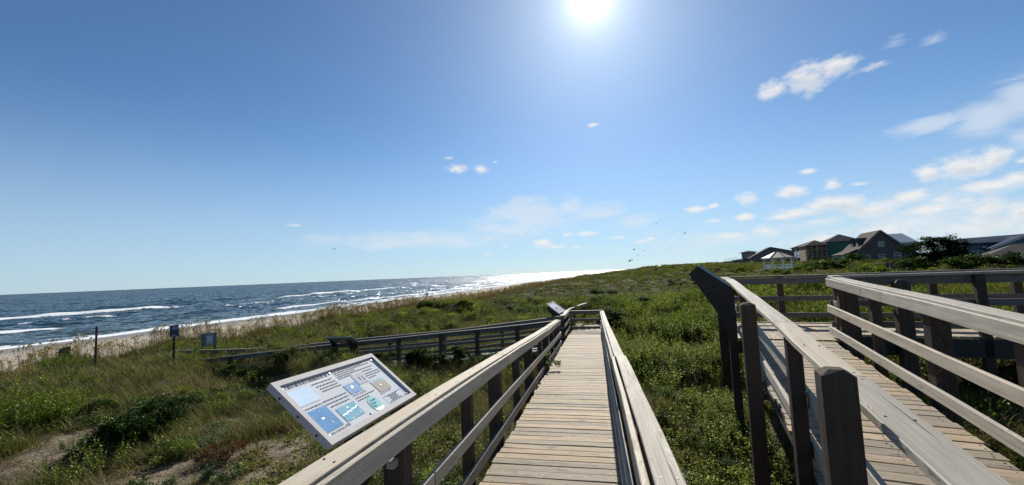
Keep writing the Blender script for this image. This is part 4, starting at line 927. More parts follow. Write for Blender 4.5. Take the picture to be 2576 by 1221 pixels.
# grass carpet: near, middle, far
x, y, r = area(30000, 2.2, 30, 1.25); x, y, r = keep(x, y, r, m=.12)
dens = .62+.35*vnoise(x, y, 7, 1); ok = (rng.random(len(x)) < dens) & ~in_patch(x, y, SAND) & ~(in_patch(x, y, GREEN) & (rng.random(len(x)) < .6)) & ~(in_patch(x, y, YELLOW) & (rng.random(len(x)) < .75)); x, y, r = x[ok], y[ok], r[ok]
near_l = np.clip((10-r)/4, 0, 1)*(x < -.8); rt = (x*math.cos(A0)-y*math.sin(A0) > .3)*np.clip((24-r)/6, 0, 1)
ok = rng.random(len(x)) > np.maximum(near_l*.7, rt*.5); x, y, r = x[ok], y[ok], r[ok]
scatter('dune_grass', 'dune_grass', np.column_stack([x, y]), rng.uniform(.5, 1.1, len(x))*np.clip(.3+.065*r, .45, 1.0), np.clip(.40+.5*vnoise(x, y, 6, 3)+rng.normal(0, .16, len(x)), 0, .999), 'green dune grass growing over the sand on both sides of the boardwalk', 'grass', .7)
x, y, r = area(14000, 2.2, 28, 1.2); x, y, r = keep(x, y, r, m=.08)
ok = (rng.random(len(x)) < .78-.55*vnoise(x, y, 3.5, 8)) & (~in_patch(x, y, SAND) | (rng.random(len(x)) < .55)); x, y, r = x[ok], y[ok], r[ok]
scatter('dry_grass', 'dry_grass', np.column_stack([x, y]), rng.uniform(.5, 1.05, len(x))*np.clip(.6+.03*r, .6, 1), rng.random(len(x)), 'dry straw-coloured grass lying among the green blades', 'dry grass')
x, y, r = area(18000, 2.2, 34, 1.2); x, y, r = keep(x, y, r, m=.15, ramp=False)
g = in_patch(x, y, GREEN, 1.15); zone = vnoise(x, y, 6, 12); right = x*math.cos(A0)-y*math.sin(A0) > .3
ok = ((g & (rng.random(len(x)) < .95)) | ((zone+.6*vnoise(x, y, 2.4, 4) > np.where(right, .05, .2)) & (rng.random(len(x)) < np.where(right, .8, .32)))) & ~in_patch(x, y, SAND) & (coast_n(x, y) < 24); x, y, r, g = x[ok], y[ok], r[ok], g[ok]
scatter('leafy_plants', 'leafy_plants', np.column_stack([x, y]), rng.uniform(.5, 1.1, len(x))*np.clip(.55+.03*r, .55, 1.1), np.clip(.42+.38*vnoise(x, y, 3.2, 10)+np.where(g, .15, 0)+rng.normal(0, .13, len(x)), 0, .999), 'bright green leafy plants carpeting the hollow between the walkways', 'ground plants')
x, y, r = area(14000, 2.0, 22, 1.1); x, y, r = keep(x, y, r, m=.02, ramp=False)
ok = (in_patch(x, y, YELLOW, 1.2) & (rng.random(len(x)) < .95)) | ((vnoise(x, y, 4, 17) > .0) & (rng.random(len(x)) < np.where(r < 10, .6, .3))); ok &= ~in_patch(x, y, SAND, .8); x, y, r = x[ok], y[ok], r[ok]
scatter('creeping_plants', 'creeping_plants', np.column_stack([x, y]), rng.uniform(.5, 1.1, len(x)), rng.random(len(x)), 'low yellow-green creeping plants hugging the sand beside the boardwalk', 'ground plants')
proto('scrub', [bush(900, .42, .42, .045, 'shrub', 5, 5, 'low_scrub', .6), bush(800, .36, .5, .042, 'shrub', 4, 5, 'low_scrub', .55), bush(800, .45, .36, .045, 'herb', 5, 5, 'low_scrub', .55), bush(700, .4, .4, .045, 'grey_shrub', 5, 5, 'low_scrub', .4)])
x, y, r = area(6500, 4.5, 42, 1.25); x, y, r = keep(x, y, r, m=.35)
ok = (vnoise(x, y, 4.2, 20) > .18) & (rng.random(len(x)) < .6) & (coast_n(x, y) < 25) & ~in_patch(x, y, SAND); x, y, r = x[ok], y[ok], r[ok]
scatter('scrub', 'scrub', np.column_stack([x, y]), rng.uniform(.55, 1.25, len(x))*np.clip(.6+.02*r, .6, 1.15), rng.random(len(x)), 'dark leafy scrub growing in clumps through the dune grass', 'scrub')
proto('tall_herbs', [herb(30, .62, .30, .07, .034, per=13), herb(24, .75, .26, .075, .032, per=14), herb(36, .5, .36, .065, .034, per=12)])
x, y, r = area(6000, 5.0, 40, 1.3, -62, 45); x, y, r = keep(x, y, r, m=.4); right = x*math.cos(A0)-y*math.sin(A0) > .3
ok = (vnoise(x, y, 3.6, 15) > np.where(right, .12, .55)) & (rng.random(len(x)) < np.where(right, .85, .3)) & (coast_n(x, y) < 22) & ~in_patch(x, y, SAND); x, y, r = x[ok], y[ok], r[ok]
scatter('tall_herbs', 'tall_herbs', np.column_stack([x, y]), rng.uniform(.5, 1.35, len(x))*np.clip(.5+.03*r, .6, 1.25), np.clip(.55+.4*vnoise(x, y, 5, 2)+rng.normal(0, .15, len(x)), 0, .999), 'upright yellow-green herbs standing above the ground cover', 'herbs')
x, l_ = [], []
for _ in range(900):
    lq = rng.uniform(1.6, 19); sq = rng.choice([12.95, 14.2, 15.6])+rng.normal(0, .28); p_ = D0*sq-R0_*lq; x.append(p_[:2]); l_.append(rng.uniform(.75, 1.25)*(1.0 if sq < 13.6 else .8))
x = np.array(x); scatter('ramp_grass', 'dune_grass', x, l_, np.clip(rng.normal(.4, .2, len(x)), 0, .999), 'tall grass growing through and against the half-buried beach ramp', 'grass', .8)
def mass(n, rmin, rmax, name, key, s0, s1, cond, label, cat, yaw=None, power=1.1):
    x, y, r = area(n, rmin, rmax, power); x, y, r = keep(x, y, r, m=.3); ok = cond(x, y, r); x, y, r = x[ok], y[ok], r[ok]
    grow = np.clip(r/80, .85, 2.2); scatter(name, key, np.column_stack([x, y]), rng.uniform(s0, s1, len(x))*grow, np.clip(.45+.5*vnoise(x, y, 14, 5)+rng.normal(0, .15, len(x)), 0, .999), label, cat, yaw)
mass(80000, 19, 420, 'far_dune_grass', 'far_tufts', .7, 1.2, lambda x, y, r: rng.random(len(x)) < .75+.3*vnoise(x, y, 22, 2), 'brown-green grass covering the dunes toward the horizon', 'grass', .8, .75)
mass(16000, 22, 420, 'far_dune_plants', 'far_leaves', .6, 1.25, lambda x, y, r: (coast_n(x, y) < 19) & (rng.random(len(x)) < np.clip(.35+.75*vnoise(x, y, 18, 9)+np.where(x > .36*y, .25, 0), .04, 1)), 'low leafy scrub spread over the far dunes', 'scrub', None, .75)
# sea oats along the dune crest
u_ = 2+260*rng.random(4600)**1.35; n_ = rng.normal(26.5, 2.6, len(u_))+np.clip((u_-60)*.055, 0, 120)*.8; x = -n_*math.cos(SH)+u_*math.sin(SH); y = n_*math.sin(SH)+u_*math.cos(SH)
ok = (coast_n(x, y) < 31.2) & (y > 4) & (rng.random(len(x)) < np.clip(.3+u_/40, .35, 1)); x, y, u_ = x[ok], y[ok], u_[ok]
x2, y2, r2 = area(260, 14, 45, 1.3, -55, 10); ok = ~on_deck(x2, y2, .3) & (coast_n(x2, y2) > 9) & (coast_n(x2, y2) < 26); x2, y2 = x2[ok], y2[ok]
x = np.concatenate([x, x2]); y = np.concatenate([y, y2])
scatter('sea_oats', 'sea_oats', np.column_stack([x, y]), rng.uniform(.65, 1.15, len(x))*np.concatenate([np.clip(.9-.0012*u_, .6, .9), np.full(len(x2), .62)]), rng.random(len(x)), 'stand of golden sea oats with drooping seed heads along the dune crest', 'sea oats', .35)
# ------------------------------------------------------------------ single shrubs
def put(me, name, p, sc, label, cat, group=None, rz=None, sz=None):
    o = bpy.data.objects.new(name, me); COL.objects.link(o); o.location = (p[0], p[1], float(ground_z(p[0], p[1]))-.03); o.rotation_euler = (0, 0, rng.uniform(0, 6.28) if rz is None else rz)
    o.scale = (sc, sc, sz or sc); return tag(o, label, cat, group)
BUSH = [bush(8200, .72, .8, .05, 'shrub', 13, 12, 'broad_leaf_shrub', .62), bush(6800, .62, .85, .048, 'shrub', 11, 10, 'broad_leaf_shrub', .58)]
GREY = [bush(9000, .62, .8, .045, 'grey_shrub', 14, 12, 'grey_leaf_shrub', .36)]
LIGHT = [herb(46, .62, .42, .075, .036, 'herb', 'upright_leafy_shrub', 13), herb(36, .55, .36, .07, .034, 'herb', 'upright_leafy_shrub', 12)]
RED = [bush(2200, .5, .34, .04, 'red_shrub', 6, 8, 'rusty_shrub', .45)]
put(BUSH[0], 'shrub', onG(335, 1120), 1.35, 'dark glossy shrub on the sand in the left foreground, largest of those near the sign', 'shrub', sz=1.15)
put(BUSH[1], 'shrub', onG(420, 1060), 1.2, 'broad dark green shrub right behind the large foreground shrub', 'shrub', sz=.8)
put(BUSH[0], 'shrub', onG(265, 1050), .7, 'small dark shrub left of the broad shrub on the slope', 'shrub', sz=.6)
put(LIGHT[0], 'shrub', onG(55, 1090), 1.25, 'pale green upright shrub at the left edge of the picture', 'shrub')
put(LIGHT[1], 'shrub', onG(135, 1075), 1.0, 'pale green upright shrub between the left edge and the dark shrub', 'shrub')
put(LIGHT[1], 'shrub', onG(120, 1215), .75, 'small bright green shrub in the lower left corner on bare sand', 'shrub')
put(LIGHT[1], 'shrub', onG(180, 1130), .5, 'little light green plant alone on the sand path', 'shrub')
put(RED[0], 'shrub', onG(560, 1165), .95, 'low rusty red-leaved shrub on the sand left of the sign', 'shrub')
put(RED[0], 'shrub', onG(700, 1095), .8, 'reddish brown low shrub under the left corner of the sign', 'shrub')
put(GREY[0], 'shrub', atR(1510, 760, 30), 2.7, 'large grey-green shrub on the dune behind the barred end of the boardwalk', 'shrub', sz=2.3)
put(GREY[0], 'shrub', atR(1625, 760, 29), 2.2, 'grey-green shrub standing right of the largest grey shrub', 'shrub', sz=1.7)
put(BUSH[1], 'shrub', onG(1160, 790), 2.0, 'dark round shrub between the beach ramp and the sea oats', 'shrub', sz=1.5)
put(BUSH[0], 'shrub', onG(1080, 788), 1.7, 'dark shrub nearest the sea oats, left of the round dark one', 'shrub', sz=1.3)
put(BUSH[1], 'shrub', onG(1300, 800), 1.6, 'dark shrub just left of the small pale sign at the landing', 'shrub', sz=1.2)
put(BUSH[0], 'shrub', onG(1070, 930), 1.1, 'dark leafy shrub growing against the front rail of the beach ramp', 'shrub', sz=1.0)
put(BUSH[1], 'shrub', onG(1170, 925), 1.15, 'leafy shrub in front of the beach ramp posts, close to the boardwalk', 'shrub', sz=1.0)
put(BUSH[1], 'shrub', onG(965, 925), 1.0, 'low shrub in the shade of the beach ramp behind the big sign', 'shrub', sz=.8)
put(LIGHT[0], 'shrub', onG(735, 915), 1.15, 'bright leafy shrub leaning on the beach ramp beside the tilted sign', 'shrub')
put(LIGHT[0], 'shrub', onG(1690, 860), 1.6, 'bright green shrub in the hollow between the two walkways', 'shrub')
put(LIGHT[1], 'shrub', onG(1640, 880), 1.3, 'bright green shrub nearest the right handrail of the boardwalk', 'shrub')
put(LIGHT[0], 'shrub', onG(1760, 850), 1.5, 'bright green shrub nearest the dark sign of the right ramp', 'shrub')
put(LIGHT[1], 'shrub', W0(18.4, .6, 0), 1.2, 'green shrub growing over the abandoned planks behind the end bars', 'shrub')
put(BUSH[0], 'shrub', W0(20.8, .3, 0), 1.4, 'dark green shrub at the far end of the abandoned planks', 'shrub', sz=1.2)
for i, (l_, k_, sc) in enumerate(((2.4, 1, .9), (3.3, 0, .85), (4.9, 1, 1.0), (6.2, 0, .95), (7.7, 1, .9), (11.2, 0, .8), (12.8, 1, .85))):
    put(BUSH[k_], 'shrub', FR(l_)-D0*rng.uniform(.3, .9), sc, 'dark leafy shrub in the row along the front rail of the beach ramp', 'shrub', 'shrubs along the beach ramp', sz=sc*.95)
v = bpy.data.objects.new('vine', bush(700, .24, .55, .055, 'herb', 4, 4, 'vine', .6)); COL.objects.link(v); v.location = tuple(W0(9.4, -1.2, .02)); tag(v, 'green vine climbing through the left railing onto the boardwalk planks', 'vine')
def flower():
    p = onG(1912, 1108); r = empty('flower', p, 'single yellow flower beside the tall piles of the right ramp', 'flower')
    out = [blade((p[0], p[1], p[2]), a, .1, .5, .02, .5) for a in (0, 1.4, 2.8, 4.1)]; o = obj_from('leaves', leaf_mesh('leaves', out, M['herb'])); o.parent = r; o.matrix_parent_inverse = Matrix.Translation(r.location).inverted()
    out = [leaf((p[0], p[1], p[2]+.56), 6.28*i/9, .5, .055, .03) for i in range(9)]; M['petal'] = foliage_mat('yellow_petal', [(0.75, 0.50, 0.02), (0.80, 0.56, 0.03)], .4); o = obj_from('blossom', leaf_mesh('blossom', out+[stalk([p, p+UPV*.55], .004)], M['petal'])); o.parent = r; o.matrix_parent_inverse = Matrix.Translation(r.location).inverted()
flower()

# ------------------------------------------------------------------ small posts and signs on the left dune
M['sign_navy'] = simple_mat('dark_blue_sign_sheet', (0.028, 0.06, 0.10), 0.4, 0.15, 6, 0.4)
M['grey_board'] = simple_mat('weathered_grey_board', (0.13, 0.155, 0.165), 0.6, 0.2, 9, 0.3)
M['red_paint'] = simple_mat('faded_red_paint', (0.14, 0.06, 0.05), 0.7, 0.3, 9, 0.2)
M['sky_text'] = simple_mat('pale_blue_print', (0.34, 0.44, 0.54), 0.5, 0.1, 9)
def facing(p): d = np.array([p[0], p[1], 0.0]); d /= np.linalg.norm(d); return np.array([d[1], -d[0], 0]), -d
p = atR(437, 886, 20.2); zb = gz(p); ex, nn = facing(p); r = empty('beach_sign', (p[0], p[1], zb), 'dark blue rules sign on a wooden post where the ramp meets the dune', 'sign')
TOPZ = atR(437, 818, 20.2)[2]
post_part('post', M['post'], r, (p[0], p[1], TOPZ-.03), zb-.3, ex, .075)
b = MB(); b.box(np.array([p[0], p[1], TOPZ-.22])+nn*.05, .27, .02, .43, ex, nn, UPV); pn = b.build('panel', M['sign_navy'], r)
b = MB(); c0 = np.array([p[0], p[1], TOPZ-.22])+nn*.063
for z0, w in ((.14, .18), (.105, .18), (.07, .18)): b.box(c0+ex*.03+UPV*z0, w, .003, .024, ex, nn, UPV)
for z0 in (-.15, -.17, -.19): b.box(c0+UPV*z0, .16, .003, .008, ex, nn, UPV)
b.build('lettering', M['sky_text'], pn)
b = MB(); c1 = c0+UPV*-.04
b.add([c1+ex*x*.6+UPV*z*.6+nn*.001 for x, z in ((-.10, .02), (-.05, .06), (.02, .05), (.09, .09), (.07, .0), (.1, -.07), (.0, -.10), (-.07, -.05))], [tuple(range(8))]); b.build('emblem', M['screw'], pn)
p = atR(525, 868, 23.5); ex, nn = facing(p); top = atR(525, 838, 23.5)[2]; r = empty('notice_board', (p[0], p[1], gz(p)), 'low grey double board half hidden in the dune grass', 'notice board')
b = MB(); c0 = np.array([p[0], p[1], top-.30]); b.box(c0, .56, .03, .58, ex, nn, UPV); bd = b.build('back_board', M['grey_board'], r)
b = MB(); b.box(c0+nn*.03+ex*.03, .30, .02, .50, ex, nn, UPV); b.build('front_board', M['sign_back'], r)
b = MB(); b.box(c0+nn*.043+ex*.03+UPV*.02, .20, .003, .30, ex, nn, UPV); b.build('faded_notice', M['panel'], r)
for k_ in (-1, 1): b = MB(); b.box(c0+nn*.045+ex*(.03+.08*k_)+UPV*.20, .035, .01, .035, ex, nn, UPV); b.build('bolt', M['screw'], r)
for k_ in (-1, 1): post_part('post', M['post'], r, c0+ex*.22*k_-nn*.06+UPV*.25, gz(p)-.3, ex, .08)
p = atR(240, 905, 25.2); top = atR(237, 822, 25.2)[2]; ex, nn = facing(p); r = empty('marker_post', (p[0], p[1], gz(p)), 'slim reddish brown post with white reflectors among the sea oats', 'post')
post_part('post', M['red_paint'], r, (p[0], p[1], top), gz(p)-.4, ex, .075)
for k_ in (-1, 1): b = MB(); b.tube([np.array([p[0], p[1], top-.12])+ex*(.05*k_)-nn*.02, np.array([p[0], p[1], top-.12])+ex*(.05*k_)+nn*.02], [.035, .035], 10); b.build('reflector', M['white'], r)
p = atR(163, 900, 27.5); top = atR(163, 876, 27.5)[2]; ex, nn = facing(p)
b = MB(); n8 = 14; off = rng.uniform(0, 9, 3); vv, bc = [], []
for z, rr in ((gz(p)-.3, .2), (top-.12, .19), (top, .175)):
    for i in range(n8):
        t = 6.283*i/n8; k_ = rr*(1+.06*math.sin(3*t+1)); zz = z+(.07*math.cos(t) if z == top else 0); vv.append((p[0]+k_*math.cos(t), p[1]+k_*math.sin(t), zz)); bc.append((off[0]+zz, off[1]+k_*math.cos(t), off[2]+k_*math.sin(t)))
b.add(vv, [(i+q*n8, (i+1) % n8+q*n8, (i+1) % n8+q*n8+n8, i+q*n8+n8) for q in (0, 1) for i in range(n8)]+[tuple(2*n8+i for i in range(n8))], 0, bc, .4)
tag(b.build('tree_stump', M['post']), 'short thick brown wooden stump at the edge of the dune above the beach', 'stump')

# ------------------------------------------------------------------ buildings on the landward side
M['shingle'] = simple_mat('brown_grey_shingle', (0.115, 0.095, 0.088), 0.8, 0.12, 1.6, 0.2)
M['roof_brown'] = simple_mat('brown_roof_shingle', (0.095, 0.075, 0.062), 0.85, 0.15, 1.5, 0.03)
M['roof_dark'] = simple_mat('dark_roof_shingle', (0.06, 0.058, 0.062), 0.85, 0.15, 1.5, 0.03)
M['roof_blue'] = simple_mat('blue_grey_roof', (0.035, 0.05, 0.08), 0.85, 0.12, 1.2, 0.03)
M['metal_roof'] = simple_mat('pale_metal_roof', (0.62, 0.63, 0.65), 0.5, 0.05, 1.0, 0.3, 0.0)
M['trim'] = simple_mat('white_house_trim', (0.62, 0.63, 0.63), 0.6, 0.04, 3)
M['glass'] = simple_mat('dark_window_glass', (0.04, 0.055, 0.07), 0.08, 0.2, 3, 0.6)
M['green_wrap'] = simple_mat('green_wall_sheathing', (0.025, 0.12, 0.095), 0.7, 0.15, 2)
M['tan_wall'] = simple_mat('tan_unpainted_wall', (0.21, 0.155, 0.105), 0.8, 0.2, 2)
M['grey_wall'] = simple_mat('grey_house_siding', (0.17, 0.165, 0.16), 0.8, 0.1, 2)
M['blue_wall'] = simple_mat('slate_blue_siding', (0.10, 0.14, 0.19), 0.75, 0.1, 2)
M['pale_wall'] = simple_mat('pale_blue_siding', (0.32, 0.40, 0.46), 0.75, 0.06, 2)
M['lumber'] = simple_mat('raw_lumber', (0.33, 0.23, 0.13), 0.8, 0.2, 4)
M['gazebo_white'] = simple_mat('white_gazebo_paint', (0.68, 0.71, 0.74), 0.6, 0.05, 4)
M['tan_roof'] = simple_mat('sandy_metal_roof', (0.42, 0.38, 0.31), 0.6, 0.08, 3, 0.3)
M['garage_roof'] = simple_mat('grey_brown_garage_roof', (0.10, 0.09, 0.085), 0.9, 0.12, 1.5, 0.03)
M['lit_glass'] = simple_mat('green_lit_look_glass', (0.16, 0.26, 0.20), 0.15, 0.2, 2, 0.6)  # paler green puts the lit look of the panes into the base colour
class Lot:
    """local frame of a house: x to the right of the facade, y away from the viewer, z up"""
    def __init__(s, px, py, R_, yaw, name, label, z=None, cat='house'):
        p = atR(px, py, R_); s.o = np.array([p[0], p[1], p[2] if z is None else z]); a = math.radians(yaw); s.x = np.array([math.cos(a), -math.sin(a), 0]); s.y = np.array([math.sin(a), math.cos(a), 0])
        s.r = empty(name, s.o, label, cat)
    def p(s, x, y, z): return s.o+s.x*x+s.y*y+UPV*z
    def box(s, name, mat, x0, x1, y0, y1, z0, z1, parent=None):
        b = MB(); b.box(s.p((x0+x1)/2, (y0+y1)/2, (z0+z1)/2), x1-x0, y1-y0, z1-z0, s.x, s.y, UPV); return b.build(name, M[mat], parent or s.r)
    def prism(s, name, mat, poly, ext, parent=None):
        b = MB(); b.prism([s.p(*q) for q in poly], s.x*ext[0]+s.y*ext[1]+UPV*ext[2]); return b.build(name, M[mat], parent or s.r)
    def slab(s, name, mat, quad, t=.18, parent=None):
        P = [s.p(*q) for q in quad]; n = np.cross(P[1]-P[0], P[2]-P[0]); n /= np.linalg.norm(n); n = n if n[2] > 0 else -n
        b = MB(); b.prism(P, n*t); return b.build(name, M[mat], parent or s.r)
    def window(s, x, z, w, h, y=0.0, glass='glass', frame='trim', nx=0, axis='y'):
        """white framed sash window standing 3 cm proud of the wall"""
        b = MB(); fw = .10
        def bx(x0, x1, z0, z1, d0, d1):
            if axis == 'y': b.box(s.p((x0+x1)/2, y+(d0+d1)/2, (z0+z1)/2), x1-x0, d1-d0, z1-z0, s.x, s.y, UPV)
            else: b.box(s.p(y+(d0+d1)/2, (x0+x1)/2, (z0+z1)/2), d1-d0, x1-x0, z1-z0, s.x, s.y, UPV)
        bx(x-w/2-fw, x-w/2, z-fw, z+h+fw, -.06, -.003); bx(x+w/2, x+w/2+fw, z-fw, z+h+fw, -.06, -.003); bx(x-w/2, x+w/2, z-fw, z, -.06, -.003); bx(x-w/2, x+w/2, z+h, z+h+fw, -.06, -.003); bx(x-w/2, x+w/2, z+h*.5-.04, z+h*.5+.04, -.055, -.003)
        f = b.build('window', M[frame], s.r); b = MB(); bx(x-w/2, x+w/2, z, z+h, -.035, -.004); b.build('pane', M[glass], f); return f
    def hip(s, name, mat, x0, x1, y0, y1, z, h, over=.5, ridge=.5):
        b = MB(); x0 -= over; x1 += over; y0 -= over; y1 += over; d = min(x1-x0, y1-y0)*ridge
        base = [s.p(x0, y0, z), s.p(x1, y0, z), s.p(x1, y1, z), s.p(x0, y1, z)]; lo = [q-UPV*.16 for q in base]
        if x1-x0 >= y1-y0: rd = [s.p(x0+d, (y0+y1)/2, z+h), s.p(x1-d, (y0+y1)/2, z+h)]; fs = [(0, 1, 5, 4), (1, 2, 5), (2, 3, 4, 5), (3, 0, 4)]
        else: rd = [s.p((x0+x1)/2, y0+d, z+h), s.p((x0+x1)/2, y1-d, z+h)]; fs = [(0, 1, 4), (1, 2, 5, 4), (2, 3, 5), (3, 0, 4, 5)]
        b.add(base+rd+lo, fs+[(0, 6, 7, 1), (1, 7, 8, 2), (2, 8, 9, 3), (3, 9, 6, 0), (9, 8, 7, 6)]); return b.build(name, M[mat], s.r)
# big shingled house with the tall gable
h = Lot(2222, 661, 150, 24, 'house', 'large brown shingled house with a steep gable facing the dunes and dormers on its side'); GW, GP, EV = 5.35, 8.9, 3.4
h.prism('wall', 'shingle', [(-GW, 0, -2), (GW, 0, -2), (GW, 0, EV), (0, 0, GP-.25), (-GW, 0, EV)], (0, 13, 0))
rf = h.slab('roof', 'roof_brown', [(-GW-.7, -.5, EV-.65), (0, -.5, GP-.1), (0, 13.5, GP-.1), (-GW-.7, 13.5, EV-.65)]); h.slab('roof', 'roof_brown', [(GW+.7, -.5, EV-.65), (GW+.7, 13.5, EV-.65), (0, 13.5, GP-.1), (0, -.5, GP-.1)])
for sgn in (-1, 1): h.prism('gable_trim', 'grey_wall', [(sgn*(GW+.7), -.62, EV-.95), (sgn*(GW+.7), -.62, EV-.62), (0, -.62, GP-.08), (0, -.62, GP-.4)], (0, .1, 0))
for x, z, w, hh in ((-.05, 4.4, 1.05, 1.3), (-3.35, .45, 1.25, 1.75), (-.15, 1.1, 1.15, 1.05), (3.15, 1.0, 1.3, 1.5)): h.window(x, z, w, hh)
for y in (3.2, 7.2):                                                  # dormers on the left slope
    h.prism('dormer', 'shingle', [(-4.3, y-1.1, 4.3), (-4.3, y+1.1, 4.3), (-4.3, y+1.1, 5.9), (-4.3, y, 7.0), (-4.3, y-1.1, 5.9)], (3.3, 0, 0))
    h.slab('dormer_roof', 'roof_dark', [(-4.6, y-1.35, 5.75), (-4.6, y, 7.1), (-1.2, y, 7.1), (-1.2, y-1.35, 5.75)], .12); h.slab('dormer_roof', 'roof_dark', [(-4.6, y+1.35, 5.75), (-1.2, y+1.35, 5.75), (-1.2, y, 7.1), (-4.6, y, 7.1)], .12); h.window(y, 4.6, .9, 1.1, -4.3, axis='x')
h.slab('porch_roof', 'roof_brown', [(-8.6, -.2, 2.5), (-5.2, -.2, 3.9), (-5.2, 11, 3.9), (-8.6, 11, 2.5)], .15); h.box('porch_deck', 'tan_wall', -8.4, -5.36, 0, 10.8, -.1, .1)
for y in (0.1, 2.7, 5.3, 7.9, 10.5): h.box('porch_column', 'trim', -8.35, -8.15, y-.1, y+.1, .1, 2.5)
h.box('porch_railing', 'trim', -8.3, -8.24, .2, 10.4, .9, 1.0); h.box('porch_railing', 'trim', -8.3, -5.4, .02, .08, .9, 1.0)
# metal-roofed house behind it
h = Lot(2283, 648, 182, 24, 'house', 'pale blue house with a silver metal roof just behind the gabled house')
h.box('wall', 'pale_wall', -8, 2.2, 0, 9, -3, 4.9); h.slab('roof', 'metal_roof', [(-8.6, -.6, 4.8), (2.7, -.6, 4.8), (.9, 4.5, 7.9), (-8.6, 4.5, 7.9)]); h.slab('roof', 'metal_roof', [(-8.6, 9.6, 4.8), (2.7, 9.6, 4.8), (.9, 4.5, 7.9), (-8.6, 4.5, 7.9)])
h.box('eave', 'trim', -8.6, 2.7, -.75, -.55, 4.6, 4.85); h.window(1.0, 2.4, 1.4, 1.5); h.window(-1.4, 2.4, 1.4, 1.5)
# house under construction
h = Lot(2096, 657, 178, 26, 'house', 'half-built house with green sheathing and bare timber decks beside the gabled house')
h.box('wall', 'green_wrap', -1.2, 8, 0, 12, -2, 6.6); h.box('wall', 'tan_wall', -7.5, -1.21, .4, 11, -2, 5.7)
h.hip('roof', 'roof_dark', -1.2, 8, 0, 12, 6.6, 2.7); h.hip('roof', 'roof_brown', -7.5, -1.2, -1.6, 11, 5.7, 1.9, .4)
for i, x in enumerate((-7.4, -6.0, -4.6, -3.2, -1.8)): h.box('timber_post', 'lumber', x-.09, x+.09, -1.6, -1.42, -2, 5.6)
for z in (1.4, 3.9): h.box('timber_deck', 'lumber', -7.6, -1.3, -1.7, .38, z, z+.25)
for x in (-6.7, -4.3, -2.4): h.box('door_opening', 'glass', x-.45, x+.45, .33, .392, 1.7, 3.6)
h.box('window_opening', 'glass', .6, 1.6, -.05, -.004, 4.4, 5.5)
h.prism('ladder', 'lumber', [(-5.6, -2.4, -2), (-5.3, -2.4, -2), (-4.0, -1.75, 5.9), (-4.3, -1.75, 5.9)], (0, .12, 0))
# tall narrow house with stacked porches
h = Lot(2040, 660, 196, 26, 'house', 'tall grey house with stacked open porches at the left end of the row')
h.box('wall', 'grey_wall', -1.2, 5.5, 0, 10, -2, 6.1); h.hip('roof', 'roof_dark', -4.5, 5.5, -.5, 10, 6.1, 1.9, .5); h.box('upper_wall', 'grey_wall', -4.4, -1.21, 1.4, 10, 4.6, 6.05)
for z in (-.3, 2.6): h.box('porch_deck', 'trim', -4.6, -1.25, -.4, 9, z, z+.25); h.box('porch_railing', 'trim', -4.6, -1.25, -.45, -.38, z+1.0, z+1.12)
for x in (-4.5, -3.0, -1.5): h.box('porch_column', 'trim', x-.12, x+.12, -.4, -.16, -2, 5.9)
h.window(2.0, 3.6, 1.0, 1.4); h.window(4.2, 3.6, 1.0, 1.4)
h.prism('stair', 'grey_wall', [(-8, 1, -2), (-7.4, 1, -2), (-4.5, 1, 2.5), (-4.5, 1, 2.0)], (0, 1.2, 0))
# low house between gazebo and the porched one
h = Lot(2010, 662, 215, 24, 'house', 'low pale-roofed house showing behind the right side of the gazebo')
h.box('wall', 'grey_wall', -4, 6, 0, 9, -3, 2.2); h.slab('roof', 'metal_roof', [(-4.6, -.6, 2.1), (6.6, -.6, 2.1), (6.6, 4.5, 5.0), (-4.6, 4.5, 5.0)]); h.slab('roof', 'metal_roof', [(-4.6, 9.6, 2.1), (6.6, 9.6, 2.1), (6.6, 4.5, 5.0), (-4.6, 4.5, 5.0)]); h.window(2, .3, 1.0, 1.2)
# far tower house and its neighbour, left of the gazebo
h = Lot(1887, 668, 235, 22, 'house', 'dark low house with a square lookout tower left of the gazebo')
h.box('wall', 'grey_wall', -6.5, 8, 0, 12, -3, 2.9); h.hip('roof', 'roof_dark', -6.5, 8, 0, 12, 2.9, 1.1, .7); h.box('tower_wall', 'grey_wall', -2.6, 3.0, 1, 6, 3.1, 6.6); h.hip('tower_roof', 'roof_dark', -2.6, 3.0, 1, 6, 6.6, .9, 1.0)
h.window(-.9, 4.4, 1.1, 1.2, 1); h.window(1.5, 4.4, 1.1, 1.2, 1); h.window(-4.6, .6, 1.0, 1.3); h.window(4.8, .6, 1.0, 1.3)
h = Lot(1937, 664, 205, 24, 'house', 'dark house with a long sloping roof directly behind the gazebo')
h.box('wall', 'grey_wall', -6, 9, 0, 10, -3, 3.0); h.slab('roof', 'roof_dark', [(-7.4, -.6, 2.6), (.6, -.6, 7.0), (.6, 10.6, 7.0), (-7.4, 10.6, 2.6)]); h.slab('roof', 'roof_dark', [(9.6, -.6, 4.6), (9.6, 10.6, 4.6), (.6, 10.6, 7.0), (.6, -.6, 7.0)])
h.prism('gable_wall', 'grey_wall', [(-6, .2, 2.9), (9, .2, 2.9), (9, .2, 4.7), (.6, .2, 6.85), (-6, .2, 3.3)], (0, 9.6, 0)); h.window(3, .9, 1.2, 1.3)
h = Lot(1856, 668, 262, 22, 'house', 'farthest grey house with an open roof deck at the left end of the houses')
h.box('wall', 'grey_wall', -6, 5, 0, 10, -3, 2.0); h.slab('roof', 'roof_dark', [(-6.4, -.5, 2.0), (5.4, -.5, 3.4), (5.4, 10.5, 3.4), (-6.4, 10.5, 2.0)]); h.window(-2, .3, 1.2, 1.0)
for x in (-5.8, -3.9, -2.0, -.1): h.box('deck_post', 'trim', x-.08, x+.08, -.2, -.04, 1.8, 4.2)
